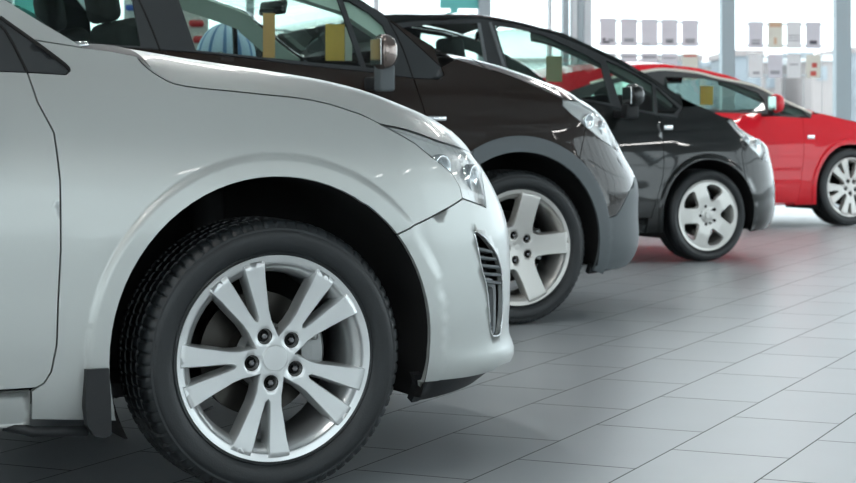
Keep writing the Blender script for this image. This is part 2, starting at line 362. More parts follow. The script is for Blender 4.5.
CARS = {
 1: {
  'W': 1.78,
  'n': 2.5,
  's0': 0.22,
  'wb': 2.68,
  'rear': 3.65,
  'acz': 0.345,
  'ar': 0.397,
  'fr': 0.445,
  'flare': 0.008,
  'r': 0.3225,
  'rim': 0.2365,
  'tw': 0.215,
  'zb': 0.2,
  'lean': [[0.15, 0.06], [0.25, 0.018], [0.35, 0.004], [0.5, 0], [0.65, 0.004], [0.8, 0.026], [0.92, 0.07], [1.0, 0.115], [1.1, 0.17], [1.46, 0.35]],
  'front': [(0.15, 0.74), (0.2418, 0.8938), (0.2678, 0.9045), (0.3157, 0.8829), (0.4025, 0.8829), (0.5129, 0.8829), (0.593, 0.8742), (0.6475, 0.854), (0.7125, 0.8163), (0.7668, 0.7741), (0.7902, 0.7521), (0.86, 0.66), (0.93, 0.54), (1.05, 0.3)],
  'hood': [[-0.45, 1.045], [-0.33, 1.062], [-0.25, 1.056], [-0.1, 1.034], [0.1, 1.007], [0.3, 0.977], [0.45, 0.935], [0.6, 0.885], [0.75, 0.825], [0.95, 0.805]],
  'pos': (-0.349, 4.272),
  'T': {
   'arch': [(-0.41, 0.316), (-0.403, 0.387), (-0.389, 0.453), (-0.364, 0.518), (-0.33, 0.573), (-0.283, 0.632), (-0.235, 0.671), (-0.187, 0.698), (-0.114, 0.73), (-0.05, 0.742), (0.009, 0.744), (0.068, 0.737), (0.134, 0.716), (0.199, 0.68), (0.244, 0.626), (0.278, 0.577), (0.311, 0.504), (0.329, 0.407), (0.342, 0.345), (0.332, 0.271), (0.331, 0.234)],
   'doorline': [(-0.555, 0.98), (-0.541, 0.913), (-0.511, 0.845), (-0.504, 0.741), (-0.506, 0.589), (-0.512, 0.479), (-0.515, 0.381), (-0.526, 0.322), (-0.541, 0.298), (-0.558, 0.288)],
   'belt': [(-3.0, 1.02), (-2.5, 1.02), (-1.53, 1.005), (-0.75, 0.985), (-0.555, 0.98), (-0.468, 0.976)],
   'ftop': [(-3.0, 1.1), (-2.7, 1.22), (-2.3, 1.33), (-1.9, 1.385), (-1.5, 1.38), (-1.1, 1.28), (-0.599, 1.108), (-0.531, 1.054), (-0.464, 0.998), (-0.458, 0.984)],
   'crown_rear': [(-3.62, 0.92), (-3.3, 1.03), (-3.0, 1.18), (-2.6, 1.34), (-2.2, 1.43), (-1.8, 1.46), (-1.45, 1.43), (-1.1, 1.35)],
   'pillar': [(-0.58, 1.145), (-0.499, 1.092), (-0.415, 1.038)],
   'cowl': [(-0.415, 1.038), (-0.357, 1.032), (-0.295, 1.021)],
   'shut': [(-0.531, 1.054), (-0.415, 1.038)],
   'hoodline': [(-0.295, 1.021), (-0.286, 1.005), (-0.27, 0.989), (-0.248, 0.973), (-0.216, 0.957), (-0.157, 0.948), (-0.086, 0.942), (0.012, 0.933), (0.087, 0.926), (0.161, 0.912), (0.231, 0.889), (0.282, 0.866)],
   'hlup': [(0.282, 0.866), (0.351, 0.856), (0.418, 0.843), (0.504, 0.824), (0.605, 0.81), (0.802, 0.787)],
   'hoodnose': [(0.871, 0.775), (1.008, 0.79), (1.144, 0.8), (1.27, 0.805)],
   'hllow': [(0.282, 0.864), (0.329, 0.843), (0.38, 0.818), (0.415, 0.789), (0.453, 0.765), (0.486, 0.742), (0.499, 0.71), (0.494, 0.681)],
   'hlfront': [(0.55, 0.668), (0.61, 0.655), (0.643, 0.698), (0.687, 0.735), (0.808, 0.771)],
   'bumpline': [(0.494, 0.681), (0.395, 0.651), (0.316, 0.623), (0.27, 0.601)],
   'bottom': [(0.331, 0.241), (0.388, 0.24), (0.496, 0.238), (0.604, 0.241), (0.69, 0.249)],
   'vent': [(0.515, 0.598), (0.553, 0.586), (0.587, 0.566), (0.632, 0.534), (0.663, 0.495), (0.677, 0.45), (0.683, 0.375), (0.668, 0.335), (0.628, 0.329), (0.6, 0.34), (0.584, 0.384), (0.565, 0.458), (0.541, 0.503), (0.524, 0.555)],
   'fog': [(0.566, 0.47), (0.616, 0.469), (0.647, 0.452), (0.655, 0.393), (0.66, 0.341), (0.613, 0.338), (0.596, 0.373), (0.576, 0.425)],
   'sail': [(-0.6, 1.105), (-0.532, 1.052), (-0.467, 0.998), (-0.46, 0.984), (-0.467, 0.977), (-0.553, 0.982)],
   'door_glass': [(-1.45, 1.02), (-0.75, 1.0), (-0.64, 0.995), (-0.64, 1.08), (-0.9, 1.2), (-1.15, 1.28), (-1.42, 1.34)],
   'rear_glass': [(-2.4, 1.04), (-1.6, 1.03), (-1.57, 1.35), (-2.0, 1.355), (-2.35, 1.29)],
   'sill_end': [(-0.569, 0.282), (-0.564, 0.216)]},
  'R': {}},
 2: {
  'W': 1.76,
  'n': 2.5,
  's0': 0.22,
  'wb': 2.55,
  'rear': 3.35,
  'acz': 0.345,
  'ar': 0.402,
  'fr': 0.467,
  'flare': 0.003,
  'r': 0.335,
  'rim': 0.249,
  'tw': 0.225,
  'zb': 0.22,
  'lean': [[0.15, 0.05], [0.3, 0.01], [0.6, 0], [0.85, 0.02], [1.0, 0.06], [1.1, 0.1], [1.2, 0.14], [1.65, 0.33]],
  'front': [(0.15, 0.74), (0.247, 0.8642), (0.2925, 0.8915), (0.4521, 0.8915), (0.6128, 0.8819), (0.7273, 0.7952), (0.8144, 0.7315), (0.9276, 0.62), (0.9713, 0.4966), (1.05, 0.4), (1.1, 0.3)],
  'hood': [[-0.5, 1.22], [-0.3, 1.2], [-0.15, 1.183], [0, 1.153], [0.13, 1.12], [0.26, 1.08], [0.4, 1.035], [0.5, 0.99], [0.6, 0.94], [0.8, 0.93]],
  'pos': (0.4, 7.98),
  'T': {
   'doorline': [(-0.473, 1.072), (-0.459, 0.991), (-0.443, 0.911), (-0.44, 0.75), (-0.45, 0.5), (-0.49, 0.35)],
   'belt': [(-2.9, 1.22), (-2.4, 1.2), (-1.821, 1.176), (-1.626, 1.167), (-1.431, 1.157), (-1.283, 1.145), (-0.986, 1.114), (-0.734, 1.092), (-0.666, 1.087), (-0.475, 1.064), (-0.35, 1.059)],
   'ftop': [(-2.95, 1.32), (-2.6, 1.5), (-2.2, 1.56), (-1.7, 1.575), (-1.35, 1.55), (-1.05, 1.485), (-0.693, 1.414), (-0.575, 1.347), (-0.475, 1.254), (-0.331, 1.113), (-0.324, 1.078)],
   'crown_rear': [(-3.32, 1.05), (-3.15, 1.3), (-2.95, 1.48), (-2.6, 1.59), (-2.1, 1.63), (-1.6, 1.625), (-1.25, 1.58)],
   'pillar': [(-0.7, 1.427), (-0.637, 1.389), (-0.575, 1.347), (-0.438, 1.254), (-0.352, 1.204)],
   'cowl': [(-0.352, 1.204), (-0.252, 1.151), (-0.115, 1.111)],
   'shut': [(-0.331, 1.113), (-0.252, 1.151)],
   'hoodline': [(-0.115, 1.111), (0.009, 1.074), (0.13, 1.026), (0.248, 0.979)],
   'hlup': [(0.248, 0.979), (0.317, 0.975), (0.605, 0.963), (0.663, 0.939), (0.705, 0.896)],
   'hoodnose': [(0.798, 0.9), (1.008, 0.92), (1.27, 0.93)],
   'hlrear': [(0.233, 0.948), (0.272, 0.908), (0.345, 0.858), (0.447, 0.798), (0.607, 0.745)],
   'hlfront': [(0.607, 0.745), (0.727, 0.828), (0.705, 0.889)],
   'bumpline': [(0.345, 0.858), (0.296, 0.776), (0.272, 0.711)],
   'lowline': [(0.394, 0.457), (0.434, 0.456), (0.48, 0.476), (0.575, 0.563), (0.688, 0.623)],
   'rearwin': [(-2.45, 1.225), (-1.82, 1.184), (-1.655, 1.179), (-1.663, 1.367), (-1.79, 1.52), (-2.3, 1.52), (-2.5, 1.46)],
   'frontwin': [(-1.426, 1.167), (-1.282, 1.155), (-0.984, 1.129), (-0.707, 1.11), (-0.761, 1.394), (-0.775, 1.446), (-1.15, 1.49), (-1.4, 1.525), (-1.61, 1.53), (-1.471, 1.385)],
   'quarter': [(-0.684, 1.108), (-0.662, 1.104), (-0.557, 1.097), (-0.552, 1.226), (-0.572, 1.291), (-0.625, 1.342), (-0.707, 1.392), (-0.738, 1.395)],
   'sail': [(-0.483, 1.24), (-0.414, 1.181), (-0.337, 1.109), (-0.334, 1.08), (-0.351, 1.067), (-0.468, 1.072)]},
  'R': {'mirror': (-0.704, -0.11, 1.163, 0.126, 0.145), 'foot': (-0.651, -0.08, 1.033, 0.104, 0.114), 'orange': (-0.986, 0.45, 1.249, 0.055, 0.192), 'yellow': (-0.678, 0.45, 1.225, 0.09, 0.16), 'pale': (-0.592, 0.5, 1.222, 0.034, 0.149), 'imirror': (-0.727, 0.88, 1.436, 0.078, 0.071), 'marker': (-0.391, 0, 0.892, 0.089, 0.021)}},
 3: {
  'W': 1.72,
  'n': 2.5,
  's0': 0.2,
  'wb': 2.5,
  'rear': 3.2,
  'acz': 0.3,
  'ar': 0.347,
  'fr': 0.375,
  'flare': 0.008,
  'r': 0.294,
  'rim': 0.222,
  'tw': 0.2,
  'zb': 0.19,
  'lean': [[0.15, 0.05], [0.25, 0.01], [0.5, 0], [0.7, 0.015], [0.85, 0.05], [0.95, 0.09], [1.1, 0.16], [1.55, 0.36]],
  'front': [(0.15, 0.7), (0.2189, 0.7835), (0.3065, 0.8118), (0.4317, 0.8161), (0.5732, 0.7945), (0.6563, 0.7671), (0.7487, 0.7167), (0.7884, 0.5981), (0.86, 0.3972), (0.98, 0.35), (1.05, 0.3)],
  'hood': [],
  'pos': (1.78, 11.72),
  'T': {
   'doorline': [(-0.326, 0.939), (-0.327, 0.772), (-0.345, 0.554), (-0.4, 0.386), (-0.433, 0.286)],
   'belt': [(-2.7, 1.12), (-2.3, 1.1), (-1.486, 1.121), (-1.145, 1.069), (-0.792, 1.009), (-0.591, 0.972), (-0.355, 0.932), (-0.192, 0.912)],
   'ftop': [(-2.75, 1.24), (-2.5, 1.42), (-1.917, 1.495), (-1.461, 1.525), (-1.181, 1.491), (-0.944, 1.436), (-0.741, 1.357), (-0.485, 1.24), (-0.293, 1.127), (-0.127, 0.981)],
   'crown_rear': [(-3.15, 1.0), (-3.05, 1.2), (-2.85, 1.38), (-2.165, 1.519), (-1.828, 1.537), (-1.449, 1.544), (-1.178, 1.507), (-1.042, 1.478)],
   'pillar': [(-1.042, 1.478), (-0.884, 1.444), (-0.642, 1.34), (-0.49, 1.275), (-0.278, 1.153), (-0.122, 1.045)],
   'cowl': [(-0.122, 1.045), (0.004, 0.988), (0.073, 0.959)],
   'shut': [(-0.127, 0.981), (0.004, 0.988)],
   'hoodline': [(0.073, 0.959), (0.161, 0.918), (0.226, 0.908)],
   'hlup': [(0.226, 0.908), (0.443, 0.873), (0.612, 0.788)],
   'hoodnose': [(0.725, 0.78), (0.988, 0.79), (1.25, 0.8)],
   'hlrear': [(0.184, 0.892), (0.267, 0.822), (0.327, 0.719), (0.438, 0.64)],
   'hlfront': [(0.541, 0.626), (0.551, 0.704), (0.535, 0.776)],
   'bumpline': [(0.267, 0.822), (0.243, 0.674), (0.252, 0.514)],
   'rearwin': [(-2.5, 1.15), (-1.805, 1.178), (-1.481, 1.145), (-1.469, 1.493), (-1.807, 1.479), (-1.979, 1.456)],
   'frontwin': [(-1.321, 1.116), (-1.007, 1.057), (-0.656, 1.0), (-0.659, 1.25), (-0.754, 1.308), (-1.023, 1.424), (-1.188, 1.466), (-1.359, 1.484)],
   'quarter': [(-0.587, 0.985), (-0.355, 0.945), (-0.313, 1.123), (-0.457, 1.208), (-0.615, 1.276)],
   'triangle': [(-0.33, 0.942), (-0.208, 0.936), (-0.16, 0.971), (-0.291, 1.107)]},
  'R': {'mirror': (-0.633, -0.1, 1.047, 0.152, 0.14), 'tan': (-0.842, 0.5, 1.224, 0.117, 0.164), 'imirror': (-0.741, 0.86, 1.324, 0.09, 0.058), 'marker': (-0.275, 0, 0.851, 0.067, 0.031)}},
 4: {
  'W': 1.78,
  'n': 2.5,
  's0': 0.25,
  'wb': 2.69,
  'rear': 3.45,
  'acz': 0.32,
  'ar': 0.382,
  'fr': 0.42,
  'flare': 0.01,
  'r': 0.334,
  'rim': 0.252,
  'tw': 0.22,
  'zb': 0.19,
  'lean': [[0.15, 0.05], [0.25, 0.01], [0.5, 0], [0.7, 0.02], [0.85, 0.06], [0.95, 0.1], [1.4, 0.31]],
  'front': [[0.15, 0.8], [0.3, 0.88], [0.5, 0.9], [0.65, 0.87], [0.75, 0.8], [0.85, 0.68], [0.95, 0.5]],
  'hood': [],
  'pos': (3.64, 15.9),
  'T': {
   'doorline': [(-0.453, 0.937), (-0.495, 0.656), (-0.546, 0.318), (-0.559, 0.207)],
   'belt': [(-2.7, 1.02), (-2.2, 1.0), (-2.067, 0.991), (-1.484, 0.976), (-1.095, 0.969), (-0.83, 0.966), (-0.713, 0.941), (-0.361, 0.928)],
   'ftop': [(-2.9, 1.08), (-2.482, 1.201), (-2.259, 1.252), (-1.924, 1.306), (-1.731, 1.326), (-1.421, 1.304), (-1.193, 1.256), (-0.865, 1.2), (-0.631, 1.09), (-0.339, 0.963)],
   'crown_rear': [(-3.4, 0.95), (-3.2, 1.1), (-2.9, 1.25), (-2.448, 1.324), (-2.232, 1.344), (-1.954, 1.369), (-1.715, 1.377), (-1.385, 1.347), (-1.13, 1.295)],
   'pillar': [(-1.13, 1.295), (-1.055, 1.275), (-0.742, 1.149), (-0.492, 1.04), (-0.3, 0.98)],
   'cowl': [(-0.3, 0.98), (-0.231, 0.967), (-0.151, 0.95)],
   'shut': [(-0.339, 0.963), (-0.231, 0.967)],
   'hoodline': [(-0.151, 0.95), (-0.001, 0.916), (0.11, 0.895)],
   'hlup': [(0.273, 0.84), (0.401, 0.8), (0.533, 0.75)],
   'hoodnose': [(0.775, 0.76), (1.038, 0.78), (1.3, 0.79)],
   'hlrear': [(0.255, 0.82), (0.358, 0.74), (0.476, 0.68), (0.595, 0.66)],
   'hlfront': [(0.633, 0.68), (0.628, 0.72), (0.558, 0.745)],
   'bumpline': [(0.358, 0.74), (0.334, 0.62), (0.323, 0.5)],
   'rearwin': [(-2.569, 1.062), (-2.056, 1.032), (-1.876, 1.274), (-2.139, 1.237), (-2.398, 1.169)],
   'frontwin': [(-1.847, 1.024), (-1.476, 1.005), (-1.089, 0.988), (-0.811, 0.989), (-0.802, 1.081), (-0.844, 1.14), (-1.075, 1.216), (-1.373, 1.266), (-1.74, 1.27)],
   'triangle': [(-0.707, 0.958), (-0.396, 0.95), (-0.443, 1.001), (-0.587, 1.039), (-0.651, 1.064)]},
  'R': {'mirror': (-0.87, -0.1, 1.048, 0.143, 0.158), 'yellow': (-1.083, 0.6, 1.123, 0.135, 0.163), 'marker': (-0.405, 0, 0.767, 0.074, 0.034)}}}


# ------------------------------------------------------------------ the showroom
def at(px, py, Y):
    return Vector(((px-428)/1850*Y, Y, CAM_H-(py-126)/1850*Y))
def floor_material():
    m = bpy.data.materials.new('floor_tiles'); m.use_nodes = True; nt = m.node_tree; b = nt.nodes['Principled BSDF']
    tc = nt.nodes.new('ShaderNodeTexCoord'); mp = nt.nodes.new('ShaderNodeMapping')
    mp.inputs['Rotation'].default_value = (0, 0, R(-65.4)); mp.inputs['Location'].default_value = (-4.438+.61*10, -1.459+.318*8, 0)
    nt.links.new(tc.outputs['Object'], mp.inputs['Vector'])
    def M(op, x, y=None):
        n = nt.nodes.new('ShaderNodeMath'); n.operation = op
        for i, q in enumerate((x, y)):
            if q is None: continue
            if isinstance(q, (int, float)): n.inputs[i].default_value = q
            else: nt.links.new(q, n.inputs[i])
        return n.outputs[0]
    sep = nt.nodes.new('ShaderNodeSeparateXYZ'); nt.links.new(mp.outputs[0], sep.inputs[0])
    ry = M('DIVIDE', sep.outputs[1], .318); row = M('FLOOR', ry); fy = M('SUBTRACT', ry, row)
    sh = M('MULTIPLY', M('MODULO', row, 2), .5)
    rx = M('ADD', M('DIVIDE', sep.outputs[0], .61), sh); col = M('FLOOR', rx); fx = M('SUBTRACT', rx, col)
    dy = M('MULTIPLY', M('MINIMUM', fy, M('SUBTRACT', 1, fy)), .318); dx = M('MULTIPLY', M('MINIMUM', fx, M('SUBTRACT', 1, fx)), .61)
    joint = M('MAXIMUM', M('LESS_THAN', dy, .0019), M('LESS_THAN', dx, .0029))
    wn = nt.nodes.new('ShaderNodeTexWhiteNoise'); wn.noise_dimensions = '2D'
    cx = nt.nodes.new('ShaderNodeCombineXYZ'); nt.links.new(row, cx.inputs[0]); nt.links.new(col, cx.inputs[1]); nt.links.new(cx.outputs[0], wn.inputs['Vector'])
    tone = nt.nodes.new('ShaderNodeMix'); tone.data_type = 'RGBA'; tone.inputs[6].default_value = (.42, .45, .47, 1); tone.inputs[7].default_value = (.45, .48, .50, 1)
    nt.links.new(wn.outputs['Value'], tone.inputs[0])
    br = nt.nodes.new('ShaderNodeMix'); br.data_type = 'RGBA'; br.inputs[7].default_value = (.07, .075, .08, 1)
    nt.links.new(joint, br.inputs[0]); nt.links.new(tone.outputs[2], br.inputs[6])
    no = nt.nodes.new('ShaderNodeTexNoise'); no.noise_dimensions = '2D'; no.inputs['Scale'].default_value = 3.5; no.inputs['Detail'].default_value = 3
    nt.links.new(tc.outputs['Object'], no.inputs['Vector'])
    mr = nt.nodes.new('ShaderNodeMapRange'); mr.inputs['To Min'].default_value = .92; mr.inputs['To Max'].default_value = 1.08
    nt.links.new(no.outputs['Fac'], mr.inputs['Value'])
    sc = nt.nodes.new('ShaderNodeVectorMath'); sc.operation = 'SCALE'
    nt.links.new(br.outputs[2], sc.inputs[0]); nt.links.new(mr.outputs[0], sc.inputs['Scale'])
    nt.links.new(sc.outputs[0], b.inputs['Base Color'])
    rr = nt.nodes.new('ShaderNodeMapRange'); rr.inputs['To Min'].default_value = .29; rr.inputs['To Max'].default_value = .35
    nt.links.new(no.outputs['Fac'], rr.inputs['Value'])
    mm = nt.nodes.new('ShaderNodeMix'); mm.data_type = 'FLOAT'; mm.inputs[3].default_value = .9
    nt.links.new(joint, mm.inputs[0]); nt.links.new(rr.outputs[0], mm.inputs[2]); nt.links.new(mm.outputs[0], b.inputs['Roughness'])
    sp = nt.nodes.new('ShaderNodeMapRange'); sp.inputs['To Min'].default_value = .5; sp.inputs['To Max'].default_value = .08
    nt.links.new(joint, sp.inputs['Value']); nt.links.new(sp.outputs[0], b.inputs['Specular IOR Level'])
    return m
WALL = mat('wall_white', (.84, .86, .86), .8, bump=.1, bscale=80)
MULL = mat('mullion_grey', (.36, .42, .45), .4, .2)
MULLD = mat('mullion_light', (.62, .66, .68), .5)
TEAL = mat('teal_panel', (.12, .48, .46), .5)
CEIL = mat('ceiling_white', (.84, .86, .86), .85)
LAMP = mat('lamp_diffuser', (1, .98, .95), .5, emit=27)
ROOM_H = 5.2
BETA = R(8); BD = Vector((math.cos(BETA), math.sin(BETA), 0)); B0 = at(700, 126, 21.5); B0.z = 0
def back(px, py=None, dn=0):
    """the point of the back wall in line with a column of the photograph"""
    t = (px-428)/1850; n = Vector((-BD.y, BD.x, 0))
    Y = (B0+n*dn).dot(n)/(Vector((t, 1, 0)).dot(n)); return Vector((t*Y, Y, CAM_H-((py if py is not None else 126)-126)/1850*Y))
XL, XR, YF = -9.0, 15.0, -8.0
yl = (B0+BD*((XL-B0.x)/BD.x)).y; yr = (B0+BD*((XR-B0.x)/BD.x)).y
def prism(name, ring, z0, z1, m, parent=None, kind=None):
    n = len(ring); v = [(x, y, z0) for x, y in ring]+[(x, y, z1) for x, y in ring]
    f = [tuple(range(n))[::-1], tuple(range(n, 2*n))]+[(i, (i+1) % n, n+(i+1) % n, n+i) for i in range(n)]
    return mesh(name, v, f, m, parent, smooth=False, kind=kind)
prism('floor', [(XL, YF), (XR, YF), (XR, yr), (XL, yl)], -.12, 0, floor_material(), kind='structure')
prism('ceiling', [(XL, YF), (XR, YF), (XR, yr), (XL, yl)], ROOM_H, ROOM_H+.2, CEIL, kind='structure')
prism('ground_outside', [(-150, -90), (150, -90), (150, 190), (-150, 190)], -.35, -.125, mat('asphalt_pale', (.42, .44, .45), .9, var=.1), kind='structure')
def beam(a, b, wd, dp, z0, z1, name, m, kind='structure'):
    d = (b-a).normalized(); n = Vector((-d.y, d.x, 0))
    r = [a-n*dp/2, b-n*dp/2, b+n*dp/2, a+n*dp/2]
    return prism(name, [(p.x, p.y) for p in r], z0, z1, m, kind=kind)
_tn = [0]
def trim(a, b, wd, dp, z0, z1, m=MULL):
    _tn[0] += 1; return beam(a, b, wd, dp, z0, z1, 'trim_%d' % _tn[0], m)
def V2(x, y): return Vector((x, y, 0))
# back wall: glass from floor to ceiling between mullions
cl = V2(XL, yl); crr = V2(XR, yr)
beam(cl, crr, 0, .14, 0, .10, 'wall_back', MULLD)
trim(cl, crr, 0, .16, ROOM_H-.35, ROOM_H, MULLD)
for px, wpx, m in [(5, 16, MULL), (26, 24, TEAL), (81, 17, MULL), (250, 8, MULL), (376, 5, MULLD), (454, 7, TEAL), (484, 12, MULL), (549.5, 3, MULLD), (565, 6, MULL), (573.5, 5, MULLD), (579.5, 4, MULL), (587, 7, MULLD), (727, 13, MULL), (842, 15, MULL), (960, 14, MULL), (1080, 14, MULL), (1200, 14, MULL)]:
    a = back(px-wpx/2); b = back(px+wpx/2)
    if m is TEAL: trim(a, b, 0, .06, 2.05 if px > 100 else .1, ROOM_H-.35, m)
    else: trim(a, b, 0, .12, .1, ROOM_H-.35, m)
a = back(440); b = back(478); trim(a, b, 0, .05, 2.20, 2.34, TEAL)
beam(back(-360), back(1500), 0, .012, .10, ROOM_H-.35, 'window_1', ROOMG)
# right, front and left sides: sill, mullions, glass
def glazed(a, b, n, name, win, step=2.4, sill=.35):
    beam(a, b, 0, .2, 0, sill, name, WALL); trim(a, b, 0, .2, ROOM_H-.5, ROOM_H, WALL)
    beam(a, b, 0, .012, sill, ROOM_H-.5, win, ROOMG)
    L = (b-a).length; d = (b-a).normalized(); k = int(L/step)
    for i in range(k+1):
        p = a+d*(L*i/k); trim(p-d*.06, p+d*.06, 0, .14, sill, ROOM_H-.5)
    trim(a, b, 0, .10, 2.6, 2.68)
glazed(V2(XR, 1.0), V2(XR, yr), 0, 'wall_right', 'window_2')

def walled(a, b, name, win, z0, z1, opens):
    d = (b-a).normalized(); L = (b-a).length; t = 0; n_ = 0
    beam(a, b, 0, .2, 0, z0, name, WALL)
    beam(a, b, 0, .2, z1, ROOM_H, name+'_top', WALL)
    for (o0, o1) in list(opens)+[(L, L)]:
        if o0 > t: n_ += 1; beam(a+d*t, a+d*o0, 0, .2, z0, z1, name+'_pier_%d' % n_, WALL)
        if o1 > o0:
            for q in np.linspace(o0, o1, 4): trim(a+d*max(o0, q-.04), a+d*min(o1, q+.04), 0, .1, z0, z1)
        t = o1
    beam(a, b, 0, .012, z0, z1, win, ROOMG)
walled(V2(XR, YF), V2(XR, 1.0), 'wall_right_front', 'window_5', .4, 4.4, [(.5, 2.6), (3.3, 5.4), (6.1, 8.4)])
walled(V2(XL, YF), V2(XR, YF), 'wall_front', 'window_3', 1.5, 4.6, [(1, 7), (8.2, 14.4), (15.6, 21.5)])
walled(V2(XL, yl), V2(XL, YF), 'wall_left', 'window_4', 1.0, 3.3, [(3, 7), (14, 18)])
# ceiling beams
BEAM = mat('beam_grey', (.34, .36, .37), .5)
for y in np.arange(YF+1.4, 20.5, 2.3): trim(V2(XL+.2, y), V2(XR-.2, y), 0, .14, ROOM_H-.32, ROOM_H-.02, BEAM)
for x in (-7.4, -3.4, .9, 5.2, 9.5, 13.4): trim(V2(x, YF+.2), V2(x, 19.5), 0, .10, ROOM_H-.24, ROOM_H-.04, BEAM)
# ceiling lamps
NL = 0
for j, y in enumerate((-3.5, 1.0, 5.5, 10.0, 14.5, 19.0)):
    for i, x in enumerate((-5.5, -1.2, 3.1, 7.4, 11.7)):
        if 0 < x < 8 and -1 < y < 12: continue
        if NL == 0:
            t0 = empty('ceiling_light', (x, y, ROOM_H-.44), R(24.6))
            tag(t0, 'long white ceiling lamp above the parked cars', 'lamp', 'ceiling lamps over the showroom')
            fr = rbox('lamp_housing', (0, 0, .035), (.20, 2.2, .09), MULLD, t0, .008, 1)
            rbox('diffuser', (0, 0, -.015), (.11, 2.1, .02), LAMP, t0, .004, 1)
            first = t0
        else:
            c_ = first.copy(); C.objects.link(c_); c_.location = (x, y, ROOM_H-.44)
            for ch in list(first.children):
                d_ = ch.copy(); C.objects.link(d_); d_.parent = c_
        NL += 1
# pale town beyond the glass
TOWN = [mat('town_%s' % n, c_, .9, var=.08) for n, c_ in (('cream', (.36, .34, .32)), ('grey', (.30, .33, .36)), ('rose', (.36, .31, .30)), ('white', (.8, .8, .8)))]
blds = [(596, 622, 78, 90, 3), (655, 700, 60, 95, 1), (702, 722, 66, 112, 0), (735, 761, 55, 95, 1), (762, 790, 62, 110, 2), (791, 811, 56, 125, 0), (812, 836, 60, 92, 2), (850, 900, 52, 100, 1), (480, 545, 62, 120, 3)]
bl_lab = ['small white building seen low between the poster rows', 'grey building beyond the glass right of the five posters', 'cream building behind the mullion right of the five posters', 'grey building at the left behind the lower row of four posters', 'rose building behind the second lower poster of the right bay', 'cream building behind the right hand lower posters', 'rose building just left of the last mullion', 'grey building at the right edge beyond the glass', 'white long building beyond the glass above the dark car roof']
for (x0, x1, yt, Y, k), lb in zip(blds, bl_lab):
    a = at(x0, yt, Y); b = at(x1, yt, Y); wd = b.x-a.x
    e = empty('town_building', ((a.x+b.x)/2, Y, -.12)); tag(e, lb, 'building', 'town buildings beyond the glass')
    h = a.z+.12
    rbox('building_wall', (0, 4, h/2), (wd, 8, h), TOWN[k], e, 0, smooth=False)
    rbox('roof', (0, 4, h+.1), (wd+.3, 8.3, .3), TOWN[(k+1) % 4], e, 0, smooth=False)
    for r_ in range(max(1, int(h/1.4))):
        for q in range(max(1, int(wd/1.0))):
            if random.random() < .8: rbox('window', (-wd/2+.5+q*1.0, -.02, .8+r_*1.4), (.5, .06, .7), TOWN[1], e, 0, smooth=False)

# ------------------------------------------------------------------ wheels
def circ(r, a0, a1, n):
    return [(r*math.cos(R(a0+(a1-a0)*i/n)), r*math.sin(R(a0+(a1-a0)*i/n))) for i in range(n+1)]
def pol(r, a): return (r*math.cos(R(a)), r*math.sin(R(a)))
def tyre_mesh(r, rim, w_, name, parent, detail):
    prof = [(.016, rim-.004), (.009, rim+.002), (.006, rim+.008), (.0085, rim+.011), (.0045, rim+.016), (.001, rim+.03), (.0, (rim+r)/2+.004), (.0012, r-.030), (.0035, r-.026), (.0035, r-.021), (.008, r-.013), (.014, r-.0065), (.022, r-.003)]
    ng = len(prof)
    y = .030; gw = .008; xs = [.045, .085, .13, .17]
    sc_ = w_/.215
    mid = [(.030, r-.002)]
    for g in xs:
        g *= sc_; mid += [(g-gw/2-.001, r-.0005), (g-gw/2, r-.007), (g+gw/2, r-.007), (g+gw/2+.001, r-.0005)]
    prof = prof+mid+[(w_-a, b) for a, b in prof[::-1]]
    def hook(i, j, y, rr):
        if detail:
            if ng-3 <= j < ng+2 and i % 5 == 0: rr -= .0045
            if ng+4 <= j < ng+5+12 and i % 5 == (j//4) % 5: rr -= .003
            if len(prof)-ng-2 <= j < len(prof)-ng+3 and i % 5 == 0: rr -= .0045
        return y, rr
    return rev(name, prof, RUB, parent, segs=360 if detail else 120, hook=hook, sharp=28)
